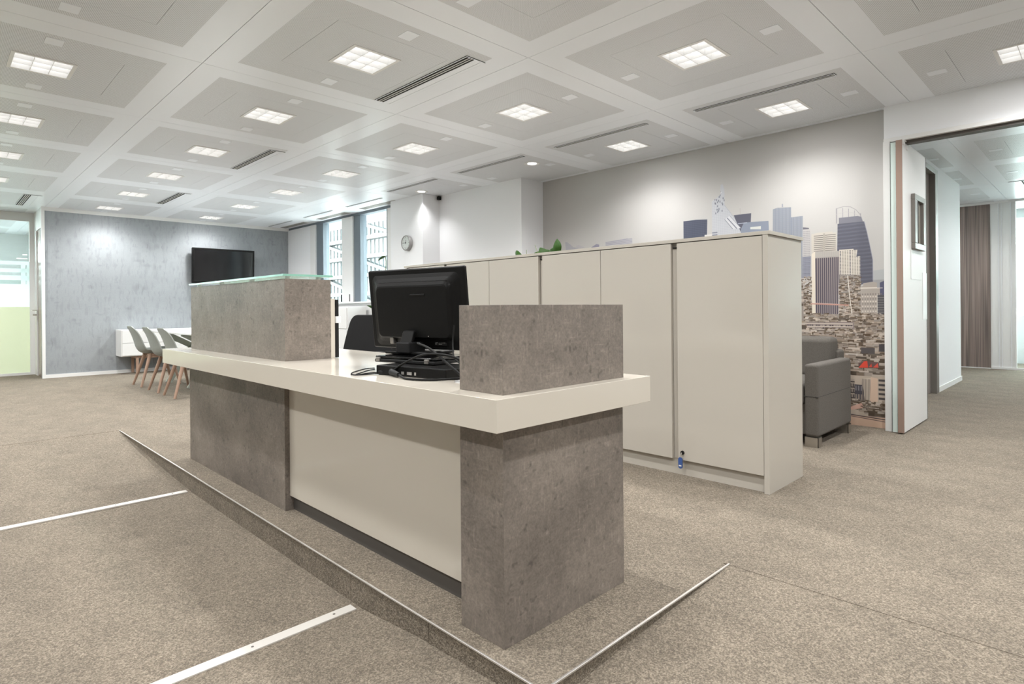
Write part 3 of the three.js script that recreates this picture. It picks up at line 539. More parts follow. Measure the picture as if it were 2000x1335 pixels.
// ------------------------------------------------------------------ lamps in the ceiling
const ORD = ['first', 'second', 'third', 'fourth', 'fifth', 'sixth', 'seventh', 'eighth', 'ninth', 'tenth'];
{
  const O = 0.1555;                                     // half of the hatch opening
  const lip = () => merge([bx(-O - 0.008, O + 0.008, -0.004, 0.001, -O - 0.008, -O + 0.012), bx(-O - 0.008, O + 0.008, -0.004, 0.001, O - 0.012, O + 0.008), bx(-O - 0.008, -O + 0.012, -0.004, 0.001, -O + 0.012, O - 0.012), bx(O - 0.012, O + 0.008, -0.004, 0.001, -O + 0.012, O - 0.012)]);
  const I = O - 0.012, T = 0.075;
  const G = {
    frame: lip(),
    housing: merge([bx(-O, -I, 0.001, T + 0.012, -O, O), bx(I, O, 0.001, T + 0.012, -O, O), bx(-I, I, 0.001, T + 0.012, -O, -I), bx(-I, I, 0.001, T + 0.012, I, O), bx(-I, I, T + 0.004, T + 0.012, -I, I)]),
    glow: bx(-I + 0.004, I - 0.004, T, T + 0.003, -I + 0.004, I - 0.004),
    bladeE: bx(-0.0015, 0.0015, -0.001, 0.05, -I, I), bladeN: bx(-I, I, -0.001, 0.05, -0.0015, 0.0015),
  };
  const lamp = (k, j, label, group) => {
    const E = (GE(k) + GE(k + 1)) / 2, N = (GN(j) + GN(j + 1)) / 2, power = k >= 3 ? LAMP * 0.6 : LAMP;
    const t = thing('ceiling_light', label, 'ceiling light', [E, CH, N], group);
    local(t, 'frame', G.frame, M.lampWhite); local(t, 'housing', G.housing, M.lampWhite); local(t, 'diffuser', G.glow, M.glow);
    for (const s of [-1, 1]) { local(t, 'louvre_blade', G.bladeE, M.lampWhite).position.x = s * I / 3; local(t, 'louvre_blade', G.bladeN, M.lampWhite).position.z = s * I / 3; }
    // the louvre cuts the beam off at about 62 degrees from straight down
    const l = new THREE.SpotLight(LAMP_COLOR, power, 0, 1.36, 0.72, 2); l.position.set(0, -0.055, 0); l.target.position.set(0, -2, 0); l.castShadow = true; l.shadow.radius = 2.4; t.add(l); t.add(l.target);
    const soft = new THREE.RectAreaLight(LAMP_COLOR, power * 4.4, 0.27, 0.27); soft.position.set(0, -0.008, 0); soft.rotation.x = -Math.PI / 2; t.add(soft);   // the white louvre itself, seen from all around
  };
  const rows = { 2: ['row nearest the city print', [0, 1]], 1: ['row left of the windows', [0, 1, 2, 3, 4, 5, 6]], 0: ['row towards the television', [1, 2, 3, 4, 5, 6]], '-1': ['row towards the glass partition', [2, 3, 4, 5]] };
  for (let k = -2; k <= 7; k++) for (let j = -2; j <= 6; j++) {
    if (!(lampAt(k, j) || corridorLamp(k, j))) continue;
    const r = rows[k], i = r ? r[1].indexOf(j) : -1;
    if (i >= 0) lamp(k, j, i === r[1].length - 1 && i ? `square louvred ceiling light, farthest of the ${r[0]}` : i ? `square louvred ceiling light, ${ORD[i]} from the camera in the ${r[0]}` : `square louvred ceiling light, nearest of the ${r[0]}`, 'square louvred ceiling lights');
    else if (k === 2 && j === -1) lamp(k, j, 'square louvred ceiling light cut by the right edge, above the doorway', 'square louvred ceiling lights');
    else if (k >= 3) lamp(k, j, 'square louvred ceiling light of the corridor behind the right doorway', 'corridor lights outside the picture');
    else lamp(k, j, 'square louvred ceiling light beyond the edges of the picture', 'ceiling lights outside the picture');
  }
  // daylit back room at the far left
  for (const [k, j] of [[-2, 8], [-1, 8]]) lamp(k, j, 'square louvred ceiling light of the room behind the glass partition', 'lights behind the glass partition');

  // round downlights
  const rim = new THREE.LatheGeometry([[0.066, 0.03], [0.068, 0.0], [0.075, -0.004], [0.086, -0.003], [0.086, 0.001]].map(([x, y]) => new THREE.Vector2(x, y)), 32);
  const can = new THREE.LatheGeometry([[0.0, 0.062], [0.05, 0.058], [0.066, 0.03]].map(([x, y]) => new THREE.Vector2(x, y)), 32);
  const bulb = new THREE.CylinderGeometry(0.05, 0.05, 0.004, 24);
  for (const [E, N, label] of [[4.70, 4.43, 'round recessed downlight in front of the white pilaster'], [4.725, 6.50, 'round recessed downlight above the column with the clock']]) {
    const t = thing('downlight', label, 'downlight', [E, CH - 0.001, N]);
    local(t, 'rim', rim, M.lampWhite); 
    local(t, 'reflector', new THREE.CylinderGeometry(0.088, 0.088, 0.0005, 32).translate(0, 0.0002, 0), M.lampWhite);
    const b = local(t, 'bulb', bulb, M.glow); b.position.y = -0.002;
    const l = new THREE.SpotLight(LAMP_COLOR, 2.2, 0, 1.0, 0.8, 2); l.position.set(0, -0.012, 0); l.target.position.set(0, -2, 0); l.castShadow = true; l.shadow.radius = 2; t.add(l); t.add(l.target);
  }
}

// ------------------------------------------------------------------ air vents: a tray with dark slots between pale slats
{
  const vent = (E, N, w, len, slots, label, pale = 0) => {
    const t = thing('air_vent', label, 'air vent', [E, CH - 0.006, N]);
    local(t, 'tray', boxUV(new THREE.BoxGeometry(w, 0.004, len).translate(0, 0.004, 0)), M.slot);
    const f = 0.006; local(t, 'frame', merge([bx(-w / 2, w / 2, 0, 0.004, -len / 2, -len / 2 + f), bx(-w / 2, w / 2, 0, 0.004, len / 2 - f, len / 2), bx(-w / 2, -w / 2 + f, 0, 0.004, -len / 2 + f, len / 2 - f), bx(w / 2 - f, w / 2, 0, 0.004, -len / 2 + f, len / 2 - f)]), M.ceiling);
    const sw = 0.0085, used_ = w - pale - 2 * f, pitch = used_ / slots;
    for (let s = 1; s < slots; s++) { const x = -w / 2 + f + s * pitch - sw / 2 + 0.002; local(t, 'slat', bx(x, x + sw, 0, 0.0042, -len / 2 + f, len / 2 - f), M.slat); }
    if (pale) for (let s = 0; s < 3; s++) { const x = w / 2 - f - pale + s * pale / 3; local(t, 'slat', bx(x + 0.0006, x + pale / 3 - 0.0006, s === 1 ? 0.0012 : 0, 0.0045, -len / 2 + f, len / 2 - f), M.ceiling); }
    return t;
  };
  vent(2.475, 3.345, 0.155, 1.07, 3, 'long slotted air vent beside the largest ceiling light in front', 0.08);
  vent(2.47, 6.32, 0.155, 1.06, 3, 'slotted air vent in the middle distance, third module towards the television', 0.08);
  vent(2.455, 9.27, 0.155, 1.08, 3, 'small slotted air vent nearest the black wall television', 0.06);
  vent(1.01, 10.74, 0.20, 1.1, 4, 'slotted air vent by the left door and glass partition', 0.11);
  [[0, 'narrow slot vent beside the right-hand ceiling light in front of the city print'], [1, 'narrow slot vent second along the wall with the city print'], [2, 'narrow slot vent above the white pilaster'], [3, 'narrow slot vent next to the clock column']].forEach(([j, l]) => vent(4.405, (GN(j) + GN(j + 1)) / 2 + 0.0, 0.05, 1.04, 2, l));
  [[7.76, 'nearest'], [9.20, 'middle'], [10.67, 'farthest']].forEach(([n, w]) => {
    vent(4.585, n, 0.03, 1.0, 1, `thin line vent before the windows, the ${w} of three`);
    const t = thing('air_grille', `grey perforated air grille along the windows, the ${w} of three`, 'air grille', [4.86, CH - 0.006, n]);
    local(t, 'frame', bx(-0.06, 0.06, 0.002, 0.006, -0.5, 0.5), M.slat);
    for (let s = 0; s < 6; s++) local(t, 'slat', bx(-0.055 + s * 0.0185, -0.0445 + s * 0.0185, 0, 0.003, -0.49, 0.49), M.greyFrame);
  });
  vent(10.5, 0.80, 0.24, 1.1, 5, 'slotted air vent in the corridor ceiling at the right edge', 0.12).rotation.y = Math.PI / 2;
  const sd = thing('smoke_detector', 'round white smoke detector on the ceiling at the left edge', 'smoke detector', [0.40, CH, 7.06]);
  local(sd, 'body', new THREE.LatheGeometry([[0, -0.045], [0.03, -0.044], [0.046, -0.03], [0.05, -0.012], [0.052, 0]].map(([x, y]) => new THREE.Vector2(x, y)), 28), M.white);
  const sp = thing('sensor', 'small black sensor high in the corner right of the clock column', 'sensor', [5.07, 2.50, 6.58]);
  part(sp, 'case', bx(5.06, 5.108, 2.515, 2.565, 6.56, 6.605, 0.006), M.blackMatt);
}

// ------------------------------------------------------------------ reception desk
{
  const d = thing('reception_desk', 'large white and concrete-grey reception desk with a long counter in the foreground', 'reception desk', [1.5, 0, 2.8]);
  // blocks of grey laminate, mitred corners kept as separate boards
  const b1 = part(d, 'end_pedestal', bx(1.193, 1.797, 0, 0.6494, 1.250, 1.447, 0.0012), M.laminate);
  part(d, 'end_block', bx(1.193, 1.803, 0.744, 1.0095, 1.250, 1.447, 0.0012), M.laminate);
  part(d, 'left_pedestal', bx(1.256, 1.86, 0, 0.6494, 2.888, 4.385, 0.0012), M.laminate);
  part(d, 'left_block', bx(1.256, 1.503, 0.744, 1.155, 2.876, 4.345, 0.0012), M.laminate);
  part(d, 'counter', bx(1.122, 1.905, 0.6494, 0.744, 1.202, 4.50, 0.0015), M.gloss);
  part(d, 'front_panel', bx(1.281, 1.30, 0.072, 0.6494, 1.447, 2.888), M.gloss);
  part(d, 'plinth', bx(1.300, 1.32, 0, 0.072, 1.447, 2.888), M.plinth);
  part(d, 'back_board', bx(1.503, 1.527, 0.744, 1.056, 2.878, 4.34, 0.001), M.gloss);
  part(d, 'end_panel', bx(1.262, 1.86, 0, 0.6494, 4.3855, 4.40), M.gloss);
  const gl = part(d, 'glass_shelf', bx(1.247, 1.511, 1.168, 1.178, 2.869, 4.351), M.glassShelf, 'green-edged clear glass shelf on the left block');
  part(gl, 'polished_edge', merge([bx(1.2455, 1.2468, 1.168, 1.178, 2.868, 4.352), bx(1.2470, 1.511, 1.168, 1.178, 2.868, 2.8688), bx(1.5112, 1.5125, 1.168, 1.178, 2.868, 4.352)]), M.glassGreen);
  for (const n of [2.92, 3.38, 3.86, 4.28]) for (const e of [1.29, 1.455]) { const c = new THREE.CylinderGeometry(0.013, 0.013, 0.0125, 16); c.translate(e, 1.1615, -n); part(d, 'standoff', c, M.steel); }
  const gr = new THREE.LatheGeometry([[0, 0.0015], [0.026, 0.0015], [0.028, 0.004], [0.038, 0.0035], [0.040, 0]].map(([x, y]) => new THREE.Vector2(x, y)), 32); gr.translate(1.335, 0.744, -1.585);
  part(d, 'cable_grommet', gr, M.clockRim);
  const pn = thing('display_panel', 'thin black panel standing edge-on behind the grey left block of the desk', 'display panel', [1.537, 0.744, 2.95]);
  part(pn, 'body', bx(1.529, 1.546, 0.746, 1.052, 2.872, 3.25, 0.003), M.blackMatt);
  part(pn, 'clip', bx(1.528, 1.555, 0.928, 0.963, 2.866, 2.90, 0.002), M.whiteTrim);
}

// ------------------------------------------------------------------ monitor on its stand, seen from behind
{
  const t = thing('monitor', 'large black computer monitor seen from behind on the white counter', 'monitor', [1.50, 0.80, 2.085]);
  t.rotation.y = 10.5 * Math.PI / 180;                 // local: -x faces the camera side, z runs along the screen
  const head = new THREE.Group(), tilt = (g) => { g.rotateZ(0.105); g.translate(-0.012, 0.20, 0); return g; };
  const Wd = 0.56, Ht = 0.345;
  const R = new RoundedBoxGeometry(0.022, Ht, Wd, 3, 0.008);
  const shell = local(t, 'shell', tilt(uvKeep(R)), M.black);
  // raised rear housing: a loft from a wide rounded rectangle to a smaller one
  const rr = (w, h, r, n = 6) => { const o = []; for (const [cx, cy, a0] of [[w / 2 - r, h / 2 - r, 0], [-w / 2 + r, h / 2 - r, 1], [-w / 2 + r, -h / 2 + r, 2], [w / 2 - r, -h / 2 + r, 3]]) for (let i = 0; i <= n; i++) { const a = (a0 + i / n) * Math.PI / 2; o.push([cx + r * Math.cos(a), cy + r * Math.sin(a)]); } return o; };
  const loft = (rings, cap = true) => { const pos = [], m = rings[0].length; const tri = (a, b, c) => pos.push(...a, ...b, ...c);
    for (let k = 0; k + 1 < rings.length; k++) for (let i = 0; i < m; i++) { const j = (i + 1) % m; tri(rings[k][i], rings[k][j], rings[k + 1][j]); tri(rings[k][i], rings[k + 1][j], rings[k + 1][i]); }
    if (cap) { const L = rings[rings.length - 1], c = [0, 1, 2].map((q) => L.reduce((s, p) => s + p[q], 0) / m); for (let i = 0; i < m; i++) tri(L[i], L[(i + 1) % m], c); }
    const g = new THREE.BufferGeometry(); g.setAttribute('position', new THREE.Float32BufferAttribute(pos, 3)); return boxUV(g); };
  const ring = (x, w, h, r, dy = 0) => rr(w, h, r).map(([z, y]) => [x, y + dy, z]);
  local(t, 'rear_housing', tilt(loft([ring(-0.010, 0.515, 0.315, 0.03, -0.006), ring(-0.018, 0.47, 0.275, 0.03, -0.004), ring(-0.026, 0.435, 0.245, 0.028, -0.004), ring(-0.034, 0.428, 0.238, 0.026, -0.004), ring(-0.040, 0.415, 0.222, 0.024, -0.008), ring(-0.042, 0.405, 0.212, 0.022, -0.010)])), M.black);
  local(t, 'screen', tilt(boxUV(new THREE.BoxGeometry(0.001, Ht - 0.03, Wd - 0.03).translate(0.0113, 0, 0))), M.screen);
  local(t, 'grip', tilt(uvKeep(new RoundedBoxGeometry(0.006, 0.008, 0.085, 2, 0.003)).translate(-0.0425, 0.062, 0.045)), M.cable);
  for (const z of [0.06, 0.02, -0.09]) local(t, 'screw', tilt(new THREE.SphereGeometry(0.0028, 10, 8).translate(-0.041, -0.112, -z)), M.steel);
  const lab = document.createElement('canvas'); lab.width = 256; lab.height = 128; const lg = lab.getContext('2d'); lg.fillStyle = '#0b0b0b'; lg.fillRect(0, 0, 256, 128); lg.fillStyle = '#b9b7b2';
  for (let r = 0; r < 4; r++) { let x = 24 - r * 7; while (x < 220 - 10 * (r % 2)) { const w = 5 + rnd() * 14; if (rnd() < 0.8) lg.fillRect(x, 14 + r * 27, w, 12); x += w + 3 + rnd() * 5; } }
  const lt = new THREE.CanvasTexture(lab); lt.colorSpace = THREE.SRGBColorSpace; lt.magFilter = THREE.LinearFilter;
  const lm = new THREE.PlaneGeometry(0.065, 0.03).rotateY(-Math.PI / 2).translate(-0.0186, -0.138, 0.135);
  local(t, 'rating_label', tilt(lm), phy({ map: lt, roughness: 0.4 }));
  local(t, 'connector', tilt(uvKeep(new RoundedBoxGeometry(0.03, 0.03, 0.022, 2, 0.003)).translate(-0.022, -0.135, -0.135)), M.greyFrame);
  // neck and foot
  const neck = loft([rr(0.066, 0.020, 0.006).map(([z, x]) => [x - 0.088, 0.03, z]), rr(0.064, 0.020, 0.006).map(([z, x]) => [x - 0.060, 0.104, z]), rr(0.056, 0.012, 0.005).map(([z, x]) => [x - 0.057, 0.108, z])]);
  neck.rotateZ(0); local(t, 'neck', neck, M.black);
  const ft = uvKeep(new RoundedBoxGeometry(0.10, 0.045, 0.078, 2, 0.006)); ft.translate(-0.055, 0.038, 0); local(t, 'neck_cover', ft, M.blackMatt);
  local(t, 'foot', uvKeep(new RoundedBoxGeometry(0.18, 0.014, 0.24, 3, 0.006)).translate(0.0, 0.0155, 0), M.black);
}
// flat computer under it and a docking tray on top
{
  const c = thing('desktop_computer', 'flat black desktop computer lying on the counter under the monitor', 'computer', [1.375, 0.744, 1.86]);
  c.rotation.y = 10.5 * Math.PI / 180;
  local(c, 'case', uvKeep(new RoundedBoxGeometry(0.20, 0.036, 0.36, 2, 0.003)).translate(0, 0.0195, 0), M.black);
  for (const [z, w] of [[0.0, 0.024], [0.03, 0.008], [-0.035, 0.014]]) local(c, 'port', boxUV(new THREE.BoxGeometry(0.001, 0.011, w).translate(-0.1003, 0.014, z)), M.brushed);
  for (let k = 0; k < 4; k++) local(c, 'foot', new THREE.CylinderGeometry(0.008, 0.008, 0.003, 12).translate((k % 2 ? 1 : -1) * 0.08, 0.0005, (k > 1 ? 1 : -1) * 0.15), M.blackMatt);
  const k = thing('docking_tray', 'thin black docking tray lying between the computer and the monitor foot', 'docking tray', [1.46, 0.782, 2.00]);
  k.rotation.y = 10.5 * Math.PI / 180;
  local(k, 'base', uvKeep(new RoundedBoxGeometry(0.24, 0.014, 0.33, 2, 0.004)).translate(0, 0.0075, 0), M.blackMatt);
  local(k, 'lid', uvKeep(new RoundedBoxGeometry(0.24, 0.009, 0.33, 2, 0.004)).translate(0.004, 0.0215, 0), M.screen);
  for (const z of [-0.145, 0.125]) local(k, 'hinge', uvKeep(new RoundedBoxGeometry(0.012, 0.018, 0.022, 2, 0.003)).translate(-0.117, 0.012, z), M.greyFrame);
  const kb = thing('keyboard', 'white keyboard lying on the counter behind the monitor', 'keyboard', [1.76, 0.744, 2.12]);
  local(kb, 'tray', uvKeep(new RoundedBoxGeometry(0.13, 0.014, 0.43, 2, 0.004)).translate(0, 0.0075, 0), M.white);
  const key = boxUV(new THREE.BoxGeometry(0.0155, 0.006, 0.0165));
  for (let r = 0; r < 6; r++) for (let i = 0; i < 21; i++) { if (r === 0 && i > 5 && i < 14) continue; local(kb, 'key', key, M.whiteTrim).position.set(-0.05 + r * 0.019, 0.0165, -0.198 + i * 0.0198); }
  local(kb, 'space_bar', boxUV(new THREE.BoxGeometry(0.0155, 0.006, 0.15).translate(-0.05, 0.0165, -0.01)), M.whiteTrim);
  // cables
  const cab = (name, label, pts, r, extra) => { const t = thing(name, label, 'cable', pts[0]); const g = lines(pts.map((p) => V(...p)), r, 48, 8); part(t, 'lead', g, M.cable); for (const [n, geo] of extra ?? []) part(t, n, geo, M.blackMatt); return t; };
  cab('cable', 'thick black cable arching from the monitor stand down behind the right grey block', [[1.40, 0.862, 1.955], [1.34, 0.866, 1.87], [1.31, 0.853, 1.76], [1.30, 0.82, 1.67], [1.30, 0.785, 1.60], [1.31, 0.756, 1.545], [1.36, 0.749, 1.50]], 0.0045);
  cab('cable', 'black cable bowing over the front of the computer from the plug cluster', [[1.255, 0.752, 1.93], [1.262, 0.775, 1.905], [1.27, 0.805, 1.84], [1.28, 0.832, 1.76], [1.30, 0.836, 1.69], [1.32, 0.826, 1.62], [1.33, 0.80, 1.56], [1.345, 0.765, 1.51], [1.38, 0.749, 1.49]], 0.0042);
  cab('cable', 'thin black cable hanging from the monitor back to the counter', [[1.46, 0.935, 1.80], [1.452, 0.88, 1.80], [1.44, 0.845, 1.785], [1.41, 0.815, 1.74], [1.385, 0.79, 1.66], [1.37, 0.765, 1.58], [1.38, 0.75, 1.50]], 0.003);
  cab('cable', 'thin black looped cable lying on the counter left of the computer', [[1.357, 0.748, 2.215], [1.323, 0.747, 2.225], [1.258, 0.747, 2.177], [1.20, 0.747, 2.125], [1.165, 0.747, 2.065], [1.172, 0.747, 2.042], [1.227, 0.748, 2.055], [1.262, 0.75, 2.04], [1.27, 0.752, 2.0]], 0.0022);
  cab('cable', 'second thin looped cable lying on the counter left of the computer', [[1.33, 0.748, 2.17], [1.28, 0.747, 2.145], [1.225, 0.747, 2.10], [1.178, 0.747, 2.055], [1.192, 0.747, 2.03], [1.245, 0.748, 2.02], [1.268, 0.75, 1.99]], 0.0022, [['plug', uvKeep(new RoundedBoxGeometry(0.022, 0.016, 0.05, 2, 0.004)).rotateY(0.5).translate(1.262, 0.753, -1.985)]]);
  cab('cable', 'black power lead with a fat plug running along the front of the computer', [[1.252, 0.756, 1.905], [1.245, 0.757, 1.87], [1.232, 0.752, 1.83], [1.222, 0.749, 1.79], [1.226, 0.749, 1.735], [1.262, 0.749, 1.68], [1.31, 0.75, 1.645], [1.36, 0.75, 1.62]], 0.0042, [['plug', limb(V(1.256, 0.760, 1.93), V(1.238, 0.756, 1.855), 0.012, 0.008, 12)], ['plug', limb(V(1.285, 0.757, 1.985), V(1.262, 0.757, 1.925), 0.010, 0.010, 12)]]);
}

// ------------------------------------------------------------------ row of white cabinets with one top board
{
  const top = thing('worktop_board', 'long thin white board running along the top of the cabinet row', 'board', [3.4, 1.379, 2.95]);
  part(top, 'board', bx(3.158, 3.648, 1.379, 1.3985, 1.262, 4.63, 0.001), M.cabinet);
  const F = 3.172;                                     // plane of the doors
  const units = [
    [1.302, 1.806, 1.846, 2.364, 'white high-gloss cabinet nearest the doorway, with the key in its lock'],
    [2.368, 2.887, 2.925, 3.455, 'white high-gloss cabinet in the middle of the row behind the desk'],
    [3.459, 3.994, 4.030, 4.565, 'white high-gloss cabinet farthest along the row, behind the monitor'],
  ];
  units.forEach(([a, b, c, e, label], i) => {
    const n0 = i ? a - 0.002 : 1.272, n1 = i === 2 ? 4.61 : e + 0.002;
    const t = thing('cabinet', label, 'cabinet', [3.4, 0, (n0 + n1) / 2], 'white cabinets in a row');
    part(t, 'carcass', bx(F + 0.020, 3.64, 0.098, 1.3785, i ? n0 : 1.302, i === 2 ? 4.583 : n1), M.cabinet);
    part(t, 'plinth', bx(F + 0.016, 3.62, 0, 0.0975, i ? n0 : 1.302, i === 2 ? 4.583 : n1), M.cabinet);
    if (!i) part(t, 'end_panel', bx(3.160, 3.642, 0, 1.3785, 1.272, 1.300, 0.001), M.cabinet);
    if (i === 2) part(t, 'end_panel', bx(3.160, 3.642, 0, 1.3785, 4.584, 4.61, 0.001), M.cabinet);
    for (const [p, q] of [[a, b], [c, e]]) part(t, 'door', bx(F - 0.012, F + 0.010, 0.094, 1.374, p, q, 0.0015), M.cabinet);
    part(t, 'finger_pull', bx(F + 0.012, F + 0.0205, 0.094, 1.345, b, c), M.cabinet);
    part(t, 'catch', bx(F + 0.004, F + 0.020, 1.348, 1.354, b + 0.003, c - 0.003), M.slot);
    if (!i) part(t, 'lock', new THREE.CylinderGeometry(0.011, 0.012, 0.008, 20).rotateZ(Math.PI / 2).translate(F - 0.015, 0.139, -1.778), M.blackMatt);
  });
  const k = thing('key', 'small key with a blue plastic tag hanging in the cabinet lock', 'key', [3.16, 0.139, 1.778]);
  part(k, 'bow', new THREE.TorusGeometry(0.007, 0.002, 8, 20).rotateY(0.6).translate(3.146, 0.134, -1.778), M.steel);
  part(k, 'split_ring', new THREE.TorusGeometry(0.009, 0.0009, 8, 24).rotateY(1.3).translate(3.147, 0.121, -1.780), M.steel);
  const tg = new THREE.Shape(); tg.absarc(0, 0.02, 0.0125, 0, Math.PI); tg.absarc(0, -0.02, 0.0125, Math.PI, Math.PI * 2); tg.closePath();
  const tgg = new THREE.ExtrudeGeometry(tg, { depth: 0.004, bevelEnabled: true, bevelSize: 0.001, bevelThickness: 0.001, bevelSegments: 2, curveSegments: 10 }).rotateY(-Math.PI / 2).translate(3.150, 0.079, -1.786);
  const tag = part(k, 'tag', tgg, M.blue, 'blue plastic key tag');
  part(tag, 'print', bx(3.1430, 3.1443, 0.060, 0.067, 1.778, 1.794), M.white);
}

// ------------------------------------------------------------------ plants
const leafGeo = (len, wid, curl = 0.25, fold = 0.15) => {
  const n = 12, m = 4, pos = [], at = (i, j) => { const t = i / n, w = wid * Math.pow(Math.sin(Math.PI * Math.pow(t, 0.75)), 0.8) * (1 - 0.15 * t) + 0.0004, s = j / m * 2 - 1; return [s * w / 2, len * t, -curl * len * t * t + fold * Math.abs(s) * w]; };
  for (let i = 0; i < n; i++) for (let j = 0; j < m; j++) { const a = at(i, j), b = at(i, j + 1), c = at(i + 1, j + 1), d = at(i + 1, j); pos.push(...a, ...b, ...c, ...a, ...c, ...d); }
  const g = new THREE.BufferGeometry(); g.setAttribute('position', new THREE.Float32BufferAttribute(pos, 3)); g.computeVertexNormals(); return boxUV(g);
};
{
  const place = (g, base, dir, roll) => { const z = new THREE.Vector3(0, 1, 0), q = new THREE.Quaternion().setFromUnitVectors(z, dir.clone().normalize()); g.rotateY(roll); g.applyQuaternion(q); g.translate(base.x, base.y, base.z); return g; };
  const t = thing('potted_plant', 'potted plant behind the cabinets with broad dark green leaves showing above the top', 'plant', [3.80, 0, 3.25]);
  part(t, 'pot', new THREE.LatheGeometry([[0, 0.86], [0.10, 0.86], [0.13, 1.12], [0.122, 1.12], [0.11, 1.06], [0, 1.06]].map(([x, y]) => new THREE.Vector2(x, y)), 28).translate(3.86, 0, -3.2), M.white);
  part(t, 'stand', uvKeep(new RoundedBoxGeometry(0.36, 0.859, 0.5, 2, 0.01)).translate(3.86, 0.4295, -3.2), M.white);
  // broad leaves: an outline in the leaf's own plane, domed across the midrib
  const broad = (pts, E, lean) => {
    const sh = new THREE.Shape(); sh.moveTo(...pts[0]); sh.splineThru(pts.slice(1).concat([pts[0]]).map((p) => new THREE.Vector2(...p)));
    const g = new THREE.ShapeGeometry(sh, 8), p = g.attributes.position; let cx = 0, cy = 0; pts.forEach(([x, y]) => { cx += x / pts.length; cy += y / pts.length; });
    const fan = [], o = sh.getPoints(6), n = 5;
    for (let a = 0; a < o.length; a++) for (let k = 0; k < n; k++) { const q = (v, r) => { const x = cx + (v.x - cx) * r, y = cy + (v.y - cy) * r; return [E + lean * (x - cx) + 0.035 * r * r, y, -x]; }, v = o[a], w = o[(a + 1) % o.length], r0 = k / n, r1 = (k + 1) / n; if (k) fan.push(...q(v, r0), ...q(w, r0), ...q(w, r1)); fan.push(...q(v, r0), ...q(w, r1), ...q(v, r1)); }
    const f = new THREE.BufferGeometry(); f.setAttribute('position', new THREE.Float32BufferAttribute(fan, 3)); return boxUV(f);
  };
  const outlines = [
    [[[3.46, 1.42], [3.435, 1.492], [3.415, 1.512], [3.358, 1.527], [3.349, 1.567], [3.325, 1.588], [3.305, 1.576], [3.275, 1.549], [3.261, 1.518], [3.268, 1.484], [3.29, 1.42], [3.38, 1.385]], 3.80, 0.25],
    [[[3.61, 1.42], [3.59, 1.483], [3.541, 1.500], [3.531, 1.530], [3.473, 1.511], [3.437, 1.495], [3.44, 1.43], [3.50, 1.38]], 3.81, -0.3],
    [[[3.815, 1.44], [3.827, 1.519], [3.795, 1.521], [3.764, 1.503], [3.730, 1.472], [3.75, 1.42]], 3.79, 0.2],
  ];
  for (const [o, E, lean] of outlines) {
    part(t, 'leaf', broad(o, E, lean), M.leaf);
    const [n0, h0] = o[o.length - 1]; part(t, 'stem', lines([V(3.86, 1.06, 3.2), V(3.85, 1.22, (3.2 + n0) / 2), V(E + 0.035, h0 + 0.01, n0)], 0.003, 10, 6), M.stem);
  }
  part(t, 'shoot', lines([V(3.84, 1.2, 3.40), V(3.80, 1.42, 3.64), V(3.80, 1.517, 3.661)], 0.0022, 10, 6), M.stem);
  part(t, 'shoot', lines([V(3.84, 1.2, 3.30), V(3.80, 1.48, 3.52), V(3.80, 1.553, 3.555)], 0.0018, 10, 6), M.stem);
  const u = thing('window_plant', 'slim plant with a single bright leaf beside the column with the clock', 'plant', [4.70, 0, 7.55]);
  part(u, 'pot', new THREE.LatheGeometry([[0, 0.0], [0.10, 0.0], [0.13, 0.30], [0.12, 0.30], [0.11, 0.24], [0, 0.24]].map(([x, y]) => new THREE.Vector2(x, y)), 28).translate(4.70, 0, -7.60), M.white);
  part(u, 'stem', lines([V(4.70, 0.24, 7.60), V(4.71, 0.9, 7.56), V(4.74, 1.40, 7.44), V(4.74, 1.70, 7.40), V(4.73, 1.765, 7.40)], 0.006, 24, 6), M.stem);
  part(u, 'leaf', place(leafGeo(0.17, 0.045), V(4.73, 1.765, 7.40), new THREE.Vector3(-0.01, -0.02, -0.16), 0.5), M.leaf);
  for (const [h, dn, de] of [[0.62, 0.10, -0.08], [0.85, 0.12, 0.06], [0.98, -0.03, -0.13]]) part(u, 'leaf', place(leafGeo(0.2, 0.06), V(4.71, h, 7.57), new THREE.Vector3(de, 0.06, -dn), 0.4), M.leaf);
}

// ------------------------------------------------------------------ sofa against the mural
{
  const t = thing('sofa', 'dark grey fabric sofa with a square arm and chrome feet beside the city print', 'sofa', [4.9, 0, 2.5]);
  const arm = (n0, n1) => { const a = part(t, 'arm', bx(4.425, 5.18, 0.072, 0.585, n0, n1, 0.022), M.sofa); part(a, 'seam', bx(4.4228, 5.14, 0.3555, 0.3575, n0 - 0.0006, n1 + 0.0006), M.voidDark); };
  arm(1.44, 1.535); arm(3.40, 3.495);
  part(t, 'frame', bx(4.47, 5.36, 0.075, 0.30, 1.536, 3.399, 0.01), M.sofa);
  for (const [a, b] of [[1.54, 2.465], [2.47, 3.395]]) {
    part(t, 'seat_cushion', bx(4.43, 5.10, 0.29, 0.44, a, b, 0.03), M.sofa);
    part(t, 'back_cushion', bx(5.07, 5.30, 0.42, 0.745, a + 0.02, b, 0.045), M.sofa);
  }
  part(t, 'back', bx(5.20, 5.36, 0.09, 0.64, 1.538, 3.397, 0.025), M.sofa);
  for (const n of [[1.442, 1.533], [3.402, 3.493]]) for (const e of [[4.43, 4.50], [5.10, 5.17]]) part(t, 'foot', merge([bx(e[0], e[0] + 0.006, 0, 0.073, n[0], n[1], 0.001), bx(e[0], e[1], 0.067, 0.073, n[0], n[1], 0.001), bx(e[0], e[1], 0, 0.073, n[0], n[0] + 0.006, 0.001)]), M.steelBright);
}

